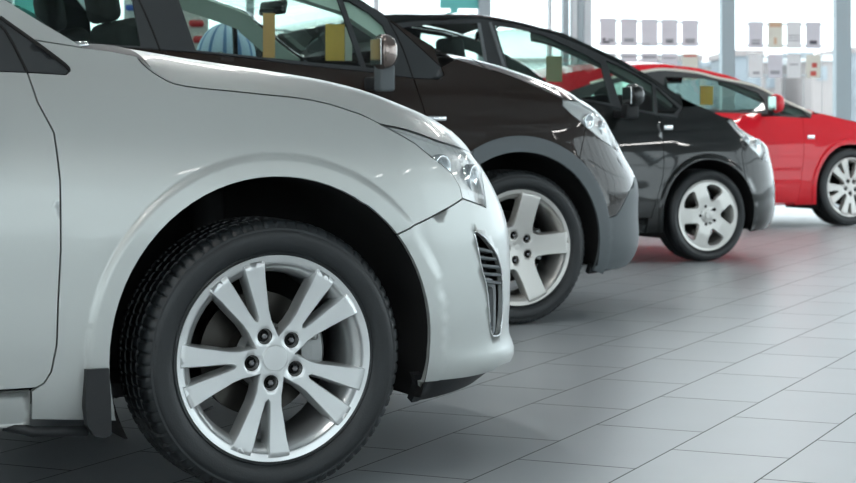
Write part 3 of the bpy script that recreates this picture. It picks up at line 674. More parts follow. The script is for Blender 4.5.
def make_wheel(K, style, M, detail, rot=0):
    """wheel centred on its hub, outer face at y = 0, turned outward to -y"""
    r, rim = K['r'], K['rim']; D = .006
    barrel = [(D+.006, rim-.018), (D+.0035, rim-.012), (D+.002, rim-.002), (D+.001, rim+.002), (D+.008, rim+.004)]
    w1 = mesh('w1', *revolve(barrel[::-1]+[(D+.006, rim-.018), (D+.012, rim-.025), (D+.024, rim-.034), (D+.05, rim-.038), (D+.07, rim-.040), (K['tw']-.03, rim-.034), (K['tw']-.01, rim-.010), (K['tw']-.006, rim+.002)], 128), M)
    try: w1.data.set_sharp_from_angle(angle=R(30))
    except Exception: pass
    Ro = rim-.005; k = rim
    def yface(a, b):
        q = math.hypot(a, b)/k
        base = {'double': -.004+.010*max(0, 1-q)**1.2+.004*math.sin(min(1, q)*PI), 'five': -.004+.030*max(0, 1-q)**1.3, 'cap': -.001+.012*abs(q-.55), 'star': -.003+.012*max(0, 1-q)}[style]
        if style == 'cap' and q < .22: base = .006+.008*(q/.22)**2
        if style != 'cap': base += .012*max(0, (q-.92)/.08)**2
        return (a, D+base, b)
    def nface(a, b):
        e = .002; p = Vector(yface(a, b)); u = Vector(yface(a+e, b))-p; v = Vector(yface(a, b+e))-p
        n = u.cross(v).normalized(); return n if n.y < 0 else -n
    holes = []; parts = []
    if style in ('double', 'star'):
        outl = []
        sp = {'double': (18.8, 5.0, .41, .22), 'star': (23.5, 6.0, .55, .30)}[style]
        for i in range(5):
            th = rot+72*i
            h, s_, rb, rv = sp
            half = [(Ro, s_), (Ro, h), (.96*k, h+.3), (.8*k, h-.2), (.62*k, h), (.48*k, h), (.38*k, h+2.2), (.30*k, h+8)]
            # left edge of the slot up, over the spoke end, down the window edge
            seg = [pol(rb*k, 0)]+[pol(q*k, a) for q, a in ((rb+.02, 2.6), (.55, 4.0), (.7, 4.7), (.85, 5.2), (.95, s_+.6))]
            seg += [pol(Ro, a) for a in np.linspace(s_, h, 6)]+[pol(*q) for q in half[2:]]+[pol(rv*k, 36)]
            seg2 = [(x, -y) for x, y in seg[1:]][::-1][1:]
            full = seg2+seg
            c_, s2 = math.cos(R(th)), math.sin(R(th))
            outl += [(x*c_-y*s2, x*s2+y*c_) for x, y in full]
        outl = clean(outl)
    elif style == 'five':
        outl = []
        for i in range(5):
            th = rot+72*i
            half = [(Ro, 0), (Ro, 6), (Ro, 11.5), (.93*k, 11.8), (.82*k, 12.8), (.7*k, 14.8), (.6*k, 17.3), (.5*k, 21.3), (.43*k, 26), (.40*k, 31), (.39*k, 36)]
            pts = [pol(q, -a) for q, a in half[1:-1]][::-1]+[pol(q, a) for q, a in half]
            c_, s2 = math.cos(R(th)), math.sin(R(th)); outl += [(x*c_-y*s2, x*s2+y*c_) for x, y in pts]
        outl = clean(outl)
    else:
        outl = circ(Ro, 0, 360, 90)[:-1]
        for i in range(5):
            th = rot+72*i+36
            hp = [(.41, 0), (.46, 10), (.58, 15), (.72, 19.5), (.81, 20.5), (.87, 16), (.895, 8), (.90, 0)]
            pts = [pol(q*k, a) for q, a in hp]+[pol(q*k, -a) for q, a in hp[1:-1]][::-1]
            c_, s2 = math.cos(R(th)), math.sin(R(th)); holes.append([(x*c_-y*s2, x*s2+y*c_) for x, y in cat(pts, 3, True)])
    lr = .0575 if style != 'cap' else .060
    lo = {'double': rot, 'star': rot, 'five': rot+36, 'cap': rot}[style]
    if style != 'cap':
        for i in range(5):
            x, z = pol(lr, lo+72*i); holes.append([(x+a, z+b) for a, b in circ(.0175, 0, 360, 20)[:-1]])
    rims = [(.0018, .003), (.0045, .018), (.006, .045)] if style != 'cap' else [(.002, .003), (.007, .02)]
    f = sheet('w2', offset(outl, -.002), yface, nface, M, None, holes, .010 if detail else .02, rims=rims)
    parts = [w1, f]
    if style in ('double', 'star', 'five'):
        parts.append(mesh('w3', *revolve([(D+.075, .0), (D+.075, .062), (D+.06, .078), (D+.03, .070)], 48), M))
    wl = join('wheel', parts)
    hub = D+yface(0, 0)[1]-D
    # lug nuts in their cups
    lr = .0575 if style != 'cap' else .060; n0 = None
    lo = {'double': rot, 'star': rot, 'five': rot+36, 'cap': rot}[style]
    for i in range(5):
        x, z = pol(lr, lo+72*i)
        yb = yface(x, z)[1]
        if style == 'cap':
            rev('lug_recess', [(yb-.0012, 0), (yb-.0012, .010), (yb+.003, .0115)], SEAM, wl, (x, 0, z), 20)
        else:
            cup = rev('lug_nut', [(yb+.012, 0), (yb+.012, .0158), (yb-.0006, .0164), (yb-.0006, .0180), (yb+.004, .0184)], SEAM, wl, (x, 0, z), 32)
            nut = rev('nut_head', [(yb-.002, 0), (yb-.002, .005), (yb-.000, .0075), (yb+.012, .0085)], DARKCH, cup, (x, 0, z), 6, sharp=20)
            tag(nut, 'dark chrome hexagonal head'); n0 = cup
    cr_ = .0325 if style != 'cap' else .022
    rev('centre_cap', [(hub-.0022, 0), (hub-.0020, cr_-.004), (hub-.0012, cr_-.0028), (hub+.0005, cr_-.0022), (hub+.0005, cr_-.0012), (hub-.0012, cr_-.0008), (hub-.0008, cr_), (hub+.006, cr_)], M, wl, segs=64, sharp=25)
    if style == 'double':
        va = R(215); p = (math.cos(va)*(rim-.035), D+.03, math.sin(va)*(rim-.035)); q = (math.cos(va)*(rim-.055), D+.012, math.sin(va)*(rim-.055))
        tube('valve_stem', [p, q], .0035, PLAS, wl)
    tyre_mesh(r, rim, K['tw'], 'tyre', wl, detail)
    return wl
def brakes(K, parent, loc, far=False):
    sgn = -1 if far else 1
    g = K['rim']*.62
    def L(pr): return [(sgn*y, r_) for y, r_ in pr]
    d = rev('brake_disc', L([(.085, .045), (.085, .075), (.118, .08), (.118, g), (.142, g), (.142, .07), (.16, .05)]), STEEL, parent, loc, 64)
    a0, a1 = R(-22), R(26)
    v, f = revolve(L([(.100, g-.045), (.094, g-.02), (.094, g+.006), (.104, g+.014), (.155, g+.014), (.165, g-.01), (.165, g-.045), (.100, g-.045)]), 14, a0, a1)
    v = [(x+loc[0], y+loc[1], z+loc[2]) for x, y, z in v]; k = 8
    f.append(tuple(range(k-1))); f.append(tuple(range(14*k, 14*k+k-1))[::-1])
    cal = mesh('brake_caliper', v, f, CAST, parent, smooth=False)
    for a in (-14, 16):
        q = pol(g-.012, a); tube('caliper_bolt', [(loc[0]+q[0], loc[1]+sgn*.082, loc[2]+q[1]), (loc[0]+q[0], loc[1]+sgn*.10, loc[2]+q[1])], .009, CAST, cal, 10)

# ------------------------------------------------------------------ a car
def build_car(idx, name, label, M, wheelM, style, rot, step, detail):
    K = CARS[idx]; T = K['T']; W = K['W']; x0, y0 = K['pos']; ZB = K['zb']; wb = K['wb']; tail = -K['rear']
    root = empty(name, (x0, y0, 0), R(26)); tag(root, label, 'car', 'cars parked in a row')
    def fm(U, z): return P(K, U, z)
    def nm(U, z):
        e = .004; a = Vector(P(K, U-e, z)); b = Vector(P(K, U+e, z)); c_ = Vector(P(K, U, z-e)); d = Vector(P(K, U, z+e))
        n = (b-a).cross(d-c_)
        if n.length < 1e-12: return Vector((1, 0, 0))
        n.normalize()
        # for s rising along x and z up, the outward side is -y
        return n
    def side(nm_, poly, m, holes=(), gap=.002, far=True, extra=(), **kw):
        poly = clean(poly)
        if gap: poly = offset(poly, -gap)
        hs = [clean(h) for h in holes]
        st = kw.pop('st', step)
        o = sheet(nm_, poly, fm, nm, m, root, hs, st, extra=extra, **kw)
        if far:
            sheet(nm_, poly, fm, nm, m, root, hs, max(st, .035), mirror=W, **kw)
        return o
    def ring(a, r_, ctr=0.0):
        s = ctr+r_*math.cos(R(a)); z = K['acz']+r_*math.sin(R(a)); return (toU(K, s, z), z)
    pr = K['ar'] if idx != 2 else .466
    lowang = -math.degrees(math.asin((K['acz']-ZB)/pr))
    def ringpts(a0, a1, r_=pr, ctr=0.0, n=None):
        n = n or max(4, int(abs(a1-a0)/5)); return [ring(a0+(a1-a0)*i/n, r_, ctr) for i in range(n+1)]
    def s_of(p): return P(K, *p)[0]
    belt = T['belt']; dl = T['doorline']
    def zbelt(U): return float(np.interp(U, [p[0] for p in belt], [p[1] for p in belt]))
    doors = {1: (-1.53, -2.45), 2: (-1.555, -2.42), 3: (-1.45, -2.28), 4: (-1.98, -2.5)}[idx]
    # --- fender
    hr = T.get('hllow') or T['hlrear']; bp_ = T['bumpline']
    bi = min(range(len(hr)), key=lambda i: math.hypot(hr[i][0]-bp_[0][0], hr[i][1]-bp_[0][1]))
    bl = [hr[bi]]+bp_[1:]
    e_ = bl[-1]; ang = math.degrees(math.atan2(e_[1]-K['acz'], s_of(e_)))
    bl[-1] = ring(ang, pr)
    ft = T['ftop']; si = min(range(len(ft)), key=lambda i: math.hypot(ft[i][0]-T['shut'][0][0], ft[i][1]-T['shut'][0][1]))
    dls = list(dl) if idx == 1 else cat(dl, 3)
    top_ = (dls[0][0], zbelt(dls[0][0]))
    dls = [top_]+dls[1:]
    bottomdoor = dls[-1]
    fend = [top_]+[p for p in belt if p[0] > top_[0]+.01]+ft[si:][::-1]+[T['shut'][1]]+T['cowl'][1:]+cat(T['hoodline'], 2)[1:]+hr[:bi+1]+bl[1:]
    fend += ringpts(ang, 180-lowang)[1:]
    if idx == 1: fend += [T['sill_end'][1], T['sill_end'][0]]
    else: fend += [(bottomdoor[0]-.02, ZB), (bottomdoor[0]-.02, bottomdoor[1])]
    fend += dls[::-1]
    ex = []
    for rr in (K['fr']-.012, K['fr']-.004, K['fr']+.004, K['fr']+.012):
        if rr > pr+.008: ex += ringpts(-60, 240, rr, n=int(300/(2.2 if detail else 4)))
    fen = side('fender', fend, M, extra=ex)
    # --- headlight
    hl = T['hlup']+T['hlfront'][::-1]+hr[::-1]
    hl = clean(hl)
    side('headlight', hl, LENS, thick=.004, gap=.001, st=min(step, .02))
    # --- bumper
    cen = K['s0']+LQ
    hn = T['hoodnose']
    bt = T.get('bottom')
    if bt: bot = cat(bt+[(cen*.8+bt[-1][0]*.2, ZB+.02), (cen, ZB+.01)], 3)
    else: bot = [(toU(K, pr*math.cos(R(lowang)), ZB), ZB), (K['s0']+.3*LQ, ZB-.005), (K['s0']+.6*LQ, ZB+.01), (cen, ZB+.01)]
    arcdn = ringpts(ang, lowang)
    ghole = [(cen-.42, .50), (cen-.38, .66), (cen-.3, .70), (cen-.003, .70), (cen-.003, .47), (cen-.36, .47)]
    holes = [ghole]
    if idx == 1:
        vent = cat(T['vent'], 3, True); holes.append(vent)
    if idx == 2:
        ll = cat(T['lowline'], 2); a2 = math.degrees(math.atan2(ll[0][1]-K['acz'], s_of(ll[0])))
        ll = [ring(a2, pr)]+ll[1:]
        up = hr[bi:]+T['hlfront'][1:]+hn+[(cen, .60)]+[(K['s0']+.75*LQ, .615)]+ll[::-1]+ringpts(a2, ang)[1:]+bl[::-1]
        ghole = [(cen-.42, .66), (cen-.38, .74), (cen-.3, .76), (cen-.003, .76), (cen-.003, .63), (cen-.36, .63)]
        side('front_bumper', up, M, holes=[ghole])
        lo = ll+[(K['s0']+.75*LQ, .615), (cen, .60)]+[(cen, ZB)]+bot[::-1]+ringpts(lowang, a2)
        o = side('bumper_cladding', lo, GREYP); tag(o, 'grey plastic lower bumper')
        o = side('bumper_cladding', [ring(a, r_) for r_, q in ((.402, range(-18, 199, 4)),) for a in q]+[ring(a, .474) for a in range(198, -19, -4)], GREYP, off=.004, st=.02)
        o.name = 'arch_cladding'; tag(o, 'grey plastic wheel arch trim')
    else:
        side('front_bumper', hr[bi:]+T['hlfront'][1:]+hn+[(cen, ZB+.01)]+bot[::-1]+arcdn[::-1][1:]+bl[::-1][1:], M, holes=holes)
    side('grille', ghole, PLAS, gap=.001, off=-.012, thick=.01)
    # lamp innards
    for s_ in (0, 1):
        c1 = [P(K, sum(p[0] for p in hl)/len(hl), sum(p[1] for p in hl)/len(hl))]
    sheetpoly = offset(clean(hl), -.004)
    o = sheet('headlight_bowl', sheetpoly, fm, nm, BOWL, root, (), .02, rims=[(0, -.014)], off=-.016)
    sheet('headlight_bowl', sheetpoly, fm, nm, BOWL, root, (), .02, rims=[(0, -.014)], off=-.016, mirror=W)
    for t, rr in ((.35, .030), (.66, .034)):
        ks = sorted(hl, key=lambda p: p[0]); U_ = ks[0][0]+(ks[-1][0]-ks[0][0])*t
        zz = [p[1] for p in hl if abs(p[0]-U_) < .12] or [p[1] for p in hl]
        z_ = (min(zz)+max(zz))/2; q = Vector(P(K, U_, z_)); n_ = nm(U_, z_); q = q-n_*.017
        a_ = math.atan2(n_.x, -n_.y)
        v, f = revolve([(.0, 0), (-.003, rr*.45), (-.007, rr*.8), (-.011, rr), (-.009, rr+.004), (.01, rr+.004)], 24)
        Mx = Matrix.Translation(q) @ Matrix.Rotation(a_, 4, 'Z')
        mesh('lamp_reflector', [Mx @ Vector(p) for p in v], f, CHROME, o)
    side('chin', [(toU(K, .38, ZB+.01), ZB+.02)]+[(p[0]-.01, p[1]+.012) for p in bot]+[(cen, ZB-.012), (K['s0']+.7*LQ, ZB-.012), (toU(K, .58, ZB-.02), ZB-.018), (toU(K, .385, ZB-.02), ZB-.024)], PLAS, off=-.022, gap=0, thick=.02)
    # --- doors, sill, quarter
    d1, d2 = doors; zs = bottomdoor[1]
    bt_ = lambda a, b: [(u, zbelt(u)) for u in np.linspace(a, b, 12)]
    rear_c = -wb
    fd = bt_(d1, top_[0])+dls[1:]+[(d1+.05, zs), (d1+.01, zs+.03), (d1, zs+.12)]
    side('front_door', fd, M)
    ra = lambda a, r_=pr: ring(a, r_, rear_c)
    rd = bt_(d2, d1)+[(d1, zs+.12), (d1-.01, zs+.03), (d1-.05, zs), (max(rear_c+pr+.10, d2), zs)]
    rd += [ra(a, pr+.06) for a in range(10, 84, 8)]+[(d2, K['acz']+pr+.09)]
    side('rear_door', rd, M)
    sl = [(bottomdoor[0]-.02 if idx != 1 else T['sill_end'][0][0], zs-.004), (rear_c+pr+.10, zs-.004), ra(12, pr+.01), ra(lowang), (bottomdoor[0]-.02 if idx != 1 else T['sill_end'][1][0], ZB)]
    side('sill_panel', sl, M)
    cr = T['crown_rear']
    qd = [(tail, cr[0][1])]+[belt[0]]+bt_(belt[0][0]+.02, d2)+[(d2, K['acz']+pr+.09)]+[ra(a, pr+.06) for a in range(84, 3, -8)]+[ra(12, pr+.012)]
    qd += [ra(a) for a in np.linspace(12, 180-lowang, 30)]+[(tail+.1, ZB), (tail, ZB+.08)]
    side('rear_quarter', qd, M)
    # --- window frame, rails, glass
    wins = [(n_, T[n_]) for n_ in ('door_glass', 'rear_glass', 'rearwin', 'frontwin', 'quarter', 'triangle') if n_ in T]
    frame = ft+[p for p in belt[::-1]]
    side('window_frame', frame, FRAME, holes=[h for _, h in wins], off=-.001, gap=.0015)
    rail = cr+T['pillar'][(0 if T['pillar'][0][0] > cr[-1][0]+.02 else 1):]+[T['shut'][0]]+ft[:si][::-1]+[belt[0]]
    o = side('roof_rail', rail, M if idx != 4 else M)
    for n_, h in wins:
        hh = offset(clean(h), .006)
        gm = GLASS
        side('quarter_glass' if n_ in ('quarter', 'triangle') else 'side_window', hh, gm, gap=0, thick=0, off=-.008, st=.06)
    # seam of the front door drawn on across the frame
    fr_top = [p for p in ft if p[0] > dls[0][0]-.35]
    def strip(nm2, line, wd, m, off=.0015, parent=root):
        vs_ = []; fs_ = []
        line = cat(line, 3)
        for i, p in enumerate(line):
            a = Vector(line[max(0, i-1)]); b = Vector(line[min(len(line)-1, i+1)]); d = (b-a).normalized(); n2 = Vector((-d.y, d.x))*wd/2
            for sg in (-1, 1):
                q = (p[0]+n2.x*sg, p[1]+n2.y*sg); N = nm(*q); vs_.append(Vector(fm(*q))+N*off)
            for sg in (-1, 1):
                q = (p[0]+n2.x*sg, p[1]+n2.y*sg); N = nm(*q); vs_.append(Vector(fm(*q))-N*.004)
        for i in range(len(line)-1):
            a, b = 4*i, 4*i+4
            fs_ += [(a, a+1, b+1, b), (a+2, b+2, b+3, a+3), (a, b, b+2, a+2), (a+1, a+3, b+3, b+1)]
        return mesh(nm2, vs_, fs_, m, parent)
    if idx == 1:
        strip('door_seal', [(-.64, 1.118), (-.592, 1.075), dls[0]], .006, SEAM)
        strip('window_trim', T['sail'][:4], .008, SEAM, .002)
    if idx == 2: strip('door_seal', [(-.55, 1.335), (-.50, 1.20), dls[0]], .007, SEAM)
    if idx == 2: strip('door_seal', [(-1.69, 1.52), (-1.615, 1.30), (-1.575, 1.16)], .007, SEAM)
    if idx == 4:
        cream = [(a, b+.006) for a, b in ft[1:]]
        o = strip('window_trim', cream, .022, mat('trim_cream', (.75, .72, .64), .3, .3), .003); tag(o, 'pale cream bright strip over the windows')
    if idx in (3,):
        strip('window_trim', [(a, b) for a, b in T['rearwin'][2:4]], .02, GREYP, .002)
        strip('window_trim', [(-1.39, 1.50), (-1.345, 1.115)], .02, GREYP, .002)
    # cabin side of the windscreen pillars
    for far in (None, W):
        line = cat([(u-.05, z-.02) for u, z in ([cr[-1]] if cr[-1][0] < T['pillar'][0][0]-.02 else [])+T['pillar']], 3)
        vs_ = []; fs_ = []
        for i, p in enumerate(line):
            a = Vector(line[max(0, i-1)]); b = Vector(line[min(len(line)-1, i+1)]); d = (b-a).normalized(); n2 = Vector((-d.y, d.x))
            for (o_, dp) in ((.03, -.02), (.03, -.05), (-.05, -.05), (-.05, -.02)):
                q = Vector(fm(p[0]+n2.x*o_, p[1]+n2.y*o_))+nm(*p)*dp; vs_.append((q.x, q.y if far is None else W-q.y, q.z))
        for i in range(len(line)-1):
            for j in range(4): fs_.append((4*i+j, 4*i+(j+1) % 4, 4*i+4+(j+1) % 4, 4*i+4+j))
        mesh('pillar_trim', vs_, fs_, CABINL if idx == 2 else CABIND, root, smooth=False)
    # --- spans between the two sides
    def span(nm2, pts, hc, m, bulge=0, pw=3, k=3, thick=0, nx=28, taper=True, off=0.0):
        pts = cat(pts, k); vs_ = []; rows = []
        for (U, z) in pts:
            s, l, zz = fm(U, z); row = []
            hwid = W/2-l
            hh = hc(s, zz, hwid) if callable(hc) else hc*(min(1, hwid/(W/2-.1))**1.3 if taper else 1)
            for i in range(nx+1):
                x = math.sin((-1+2*i/nx)*PI/2)
                row.append(len(vs_)); vs_.append((s+bulge*(1-x*x), W/2+x*hwid, zz+off+hh*(1-abs(x)**pw)))
            rows.append(row)
        fs_ = [(rows[j][i], rows[j+1][i], rows[j+1][i+1], rows[j][i+1]) for j in range(len(rows)-1) for i in range(nx)]
        return mesh(nm2, vs_, fs_, m, root)
    hoodpts = T['hoodline'][1:] if idx == 1 else T['hoodline']
    hoodpts = hoodpts+T['hlup'][1:]+hn
    hc = {1: .045, 2: .035, 3: .035, 4: .04}[idx]
    if K['hood']: hc = lambda s, z, hw_: max(.004, herm(K['hood'], s)-z)*min(1, hw_/.45)**.8
    span('hood', [(u, z+.001) for u, z in hoodpts], hc, M, pw=6 if K['hood'] else 2.6)
    cw = T['cowl'][:-1]+[T['hoodline'][0]]
    span('cowl', [(u, z-.004) for u, z in cw]+[(hoodpts[0][0]+.02, hoodpts[0][1]-.012)], hc if K['hood'] else hc*.9, PLAS if idx == 1 else M, pw=6 if K['hood'] else 2.6)
    pil = T['pillar']
    span('windshield', ([cr[-1]] if abs(cr[-1][0]-pil[0][0]) > .02 else [])+pil, .008, GLASS, bulge=.045, pw=2, taper=False)
    ri = {1: 3, 2: 2, 3: 2, 4: 2}[idx]
    span('roof', cr[ri:], .035, M, pw=2.2, taper=False)
    span('rear_window', cr[1:ri+1], .03, GLASSD, bulge=-.03, pw=2, taper=False)
    span('tailgate', [(tail, ZB), (tail, .5), (tail, .8), cr[0], cr[1]], .02, M, bulge=-.10, pw=2, taper=False)
    # --- dark shell behind the panels, liners, floor pan
    shell = [(tail+.1, .95)]+bt_(belt[0][0]+.1, d1)+bt_(d1+.01, top_[0])+[(top_[0]+.1, .93), (.10, .86), (.35, .78), (.50, .70)]
    shell += [(toU(K, .6, .5), .5), (toU(K, .6, .3), .3)]
    o2 = [(toU(K, math.cos(R(a))*(pr+.015), K['acz']+math.sin(R(a))*(pr+.015)), K['acz']+math.sin(R(a))*(pr+.015)) for a in np.linspace(-5, 185, 40)]
    shell += o2+[(-pr-.05, ZB+.03), (rear_c+pr+.05, ZB+.03)]+[(rear_c+math.cos(R(a))*(pr+.015), K['acz']+math.sin(R(a))*(pr+.015)) for a in np.linspace(-5, 185, 30)]+[(tail+.1, ZB+.1)]
    side('inner_shell', shell, SEAM, off=-.045, gap=0, thick=0, st=.08)
    for ctr in (0.0, rear_c):
        for far in (False, True):
            ri_ = K['ar']+.004
            v, f = revolve([(.008, ri_-.004), (.02, ri_), (.46, ri_), (.50, .10), (.50, 0)], 48, R(lowang+1), R(186-lowang))
            v = [(x+ctr, (W-y) if far else y, z+K['acz']) for x, y, z in v]
            mesh('wheel_liner', v, f, LINER, root)
    pan = [(tail+.25, .2, ZB+.03), (-.4, .2, ZB+.03), (.45, .25, ZB+.02), (.75, .6, ZB+.02), (.75, W-.6, ZB+.02), (.45, W-.25, ZB+.02), (-.4, W-.2, ZB+.03), (tail+.25, W-.2, ZB+.03)]
    n = len(pan); mesh('floor_pan', pan+[(a, b, c_+.03) for a, b, c_ in pan], [tuple(range(n))[::-1], tuple(range(n, 2*n))]+[(i, (i+1) % n, n+(i+1) % n, n+i) for i in range(n)], LINER, root, smooth=False)
    # --- wheels
    wl = make_wheel(K, style, wheelM, detail, rot)
    wl.parent = root; wl.location = (0, 0, K['r'])
    def copy_wheel(loc, rz):
        c_ = wl.copy(); C.objects.link(c_); c_.parent = root; c_.location = loc; c_.rotation_euler.z = rz
        for ch in list(wl.children):
            d_ = ch.copy(); C.objects.link(d_); d_.parent = c_
            for g_ in list(ch.children):
                if False: pass
    copy_wheel((-wb, 0, K['r']), 0); copy_wheel((0, W, K['r']), PI); copy_wheel((-wb, W, K['r']), PI)
    for n_ in list(wl.children):
        pass
    brakes(K, root, (0, 0, K['r'])); brakes(K, root, (0, W, K['r']), True)
    tube('suspension_strut', [(-.02, .20, K['r']), (-.05, .30, K['r']+.12), (-.06, .34, K['acz']+K['ar']-.01)], [.045, .035, .05], LINER, root, 12)
    # --- cabin
    zf = ZB+.12; bz = zbelt(-1.2)
    def seat(s, l, kind_):
        if kind_ == 'front':
            st_ = rbox('front_seat', (s+.22, l, bz-.52), (.52, .50, .16), CABIN, root, .05, 3)
            rbox('backrest', (s-.10, l, bz-.14), (.14, .46, .62), CABIN, st_, .05, 3, rot=(0, R(-16), 0))
            rbox('headrest', (s-.24, l, bz+.24), (.09, .26, .18), CABIN, st_, .035, 3, rot=(0, R(-10), 0))
            for q in (-.06, .06): tube('headrest_post', [(s-.20, l+q, bz+.10), (s-.235, l+q, bz+.2)], .006, CHROME, st_, 6)
        else:
            st_ = rbox('rear_seat', (s+.2, W/2, bz-.5), (.5, W-.45, .16), CABIN, root, .05, 3)
            rbox('backrest', (s-.1, W/2, bz-.16), (.14, W-.45, .55), CABIN, st_, .05, 3, rot=(0, R(-20), 0))
            for q in (.45, W/2, W-.45): rbox('headrest', (s-.24, q, bz+.15), (.08, .24, .14), CABIN, st_, .03, 3)
    fs = {1: -1.45, 2: -1.48, 3: -1.36, 4: -1.45}[idx]
    seat(fs, .46, 'front'); seat(fs, W-.46, 'front'); seat(fs-.85, 0, 'rear')
    ds = dl[0][0]-.12
    dz = zbelt(ds)
    da = rbox('dashboard', (ds-.08, W/2, dz-.12), (.48, W-.34, .22), CABIN, root, .07, 4)
    # steering wheel on the far side
    v, f = [], []
    Rr, r2 = .185, .015
    for i in range(32):
        a = 2*PI*i/32
        for j in range(8):
            b = 2*PI*j/8; q = Rr+r2*math.cos(b); v.append((r2*math.sin(b), q*math.cos(a), q*math.sin(a)))
    for i in range(32):
        for j in range(8): f.append((i*8+j, i*8+(j+1) % 8, ((i+1) % 32)*8+(j+1) % 8, ((i+1) % 32)*8+j))
    Mx = Matrix.Translation((ds-.46, W-.46, dz-.06)) @ Matrix.Rotation(R(25), 4, 'Y')
    sw = mesh('steering_wheel', [Mx @ Vector(p) for p in v], f, GLOSSB, root)
    for a in (0, 120, 240):
        q = Mx @ Vector((0, math.cos(R(a+30))*.18, math.sin(R(a+30))*.18)); tube('wheel_spoke', [Mx @ Vector((0, 0, 0)), q], [.03, .012], GLOSSB, sw, 6)
    # rear-view mirror
    pm = fm(*pil[0]); zt = pm[2]+ (.0 if idx != 1 else .15); 
    ms = pm[0]-(.0 if idx != 1 else .25)
    mi = rbox('interior_mirror', (ms-.10, W/2, zt-.03), (.03, .22, .065), GLOSSB, root, .012, 3, rot=(0, R(12), R(8)))
    tube('mirror_stalk', [(ms-.09, W/2, zt-.02), (ms+.02, W/2, zt+.05)], .008, PLAS, mi, 8)
    return root, K, fm, nm, side, strip

def paper(K, root, s0, s1, z0, z1, l, m, name='price_sheet', lab=None):
    o = rbox(name, ((s0+s1)/2, l, (z0+z1)/2), (abs(s1-s0), .002, abs(z1-z0)), m, root, 0, smooth=False)
    if lab: tag(o, lab)
    return o
def door_mirror(root, c_, size, m, base, label=None, far_w=None):
    """rounded housing on a foot, reaching out from the door"""
    for k in (0, 1):
        if k and far_w is None: continue
        f = (lambda y: y) if not k else (lambda y: far_w-y)
        bm = bmesh.new(); bmesh.ops.create_uvsphere(bm, u_segments=32, v_segments=20, radius=1)
        for v in bm.verts:
            x, y, z = v.co
            sx = lambda q, p: math.copysign(abs(q)**p, q)
            x, y, z = sx(x, .72), sx(y, .7), sx(z, .72)
            x = x*(.55+.45*(x > 0)) if x < 0 else x
            v.co = Vector((c_[0]+x*size[0]/2*1.1, f(c_[1]+y*size[1]/2), c_[2]+z*size[2]/2*(1-.12*x)))
        me = bpy.data.meshes.new('door_mirror'); bm.to_mesh(me); bm.free(); me.polygons.foreach_set('use_smooth', [True]*len(me.polygons))
        if k: me.flip_normals()
        o = link('door_mirror', me, m, root)
        if label: tag(o, label)
        z0 = c_[2]-size[2]*.42
        ft_ = rbox('mirror_foot', (c_[0]+base[0], f(c_[1]+size[1]*.22), z0-base[2]/2+.01), (size[0]*.70, size[1]*.6, base[2]), GREYP if base[1] else PLAS, o, .012, 3)
        rbox('mirror_arm', (c_[0]+base[0], f(-.0+.02), z0-base[2]*.6), (size[0]*.5, .12, base[2]*.5), PLAS, o, .01, 2)
        gl = rbox('mirror_glass', (c_[0]-size[0]*.33, f(c_[1]), c_[2]), (.006, size[1]*.78, size[2]*.74), CHROME, o, .002, 1)

# ------------------------------------------------------------------ the four cars
car1, K1, fm, nm, side, strip = build_car(1, 'car', 'silver car closest to the camera, cut by the left edge', SILVER, ALLOY, 'double', 44, .02, True)
T1 = K1['T']
# vent in the bumper corner: pocket, bright edge, slats, lamp surround
vent = cat(T1['vent'], 3, True)
side('vent_pocket', vent, PLAS, gap=0, off=-.035, thick=0, st=.02)
def bars(name, lines, r, m, off, far=True, parent=car1):
    vv, ff = [], []
    for ln in lines:
        pts = [Vector(fm(*q))+nm(*q)*off for q in ln]
        v, f = tube_data(pts, r, 8); b = len(vv); vv += v; ff += [tuple(i+b for i in t) for t in f]
    return mesh(name, vv, ff, m, parent)
bars('vent_edge', [cat(T1['vent'], 4, True)+[T1['vent'][0]]], .0022, CHROME, .0)
def span_at(poly, z):
    xs = []
    for i in range(len(poly)):
        a, b = poly[i-1], poly[i]
        if (a[1]-z)*(b[1]-z) < 0: xs.append(a[0]+(b[0]-a[0])*(z-a[1])/(b[1]-a[1]))
    return min(xs), max(xs)
for i in range(5):
    z = .556-.021*i
    a, b = span_at(vent, z)
    ln = [(a+(b-a)*t, z-.012*t) for t in np.linspace(.0, 1, 6)]
    v, f = [], []
    for q in ln:
        p = Vector(fm(*q)); n_ = nm(*q)
        for (dz, dn) in ((.004, -.002), (-.003, .001), (-.005, -.02), (.002, -.026)): v.append(p+n_*dn+Vector((0, 0, dz)))
    for j in range(len(ln)-1):
        for k in range(4): f.append((j*4+k, j*4+(k+1) % 4, j*4+4+(k+1) % 4, j*4+4+k))
    mesh('vent_slat', v, f, GREYP, car1)
fog = cat(T1['fog'], 3, True)
side('lamp_surround', offset(fog, .006), mat('surround_grey', (.32, .34, .35), .4), holes=[offset(fog, -.014)], gap=0, off=-.012, thick=.02, st=.012, far=False)
side('fog_lamp', offset(fog, -.012), GLOSSB, gap=0, off=-.026, thick=0, st=.012, far=False)
# mud flap, washer jet
fl = [(-.453, .325), (-.402, .325), (-.398, .26), (-.396, .178), (-.412, .172), (-.435, .178), (-.449, .20), (-.455, .24)]
mf = sheet('mud_flap', fl, lambda a, b: (a, -.016, b), lambda a, b: Vector((0, -1, 0)), PLAS, car1, (), .03, thick=.03)
v_ = [(-.40, .0, .33), (-.40, .22, .33), (-.396, .22, .175), (-.396, -.01, .175)]
tube('jacking_rail', [(-.62, .05, .205), (-.56, .03, .19), (-.44, .02, .185)], .012, PLAS, car1, 8)
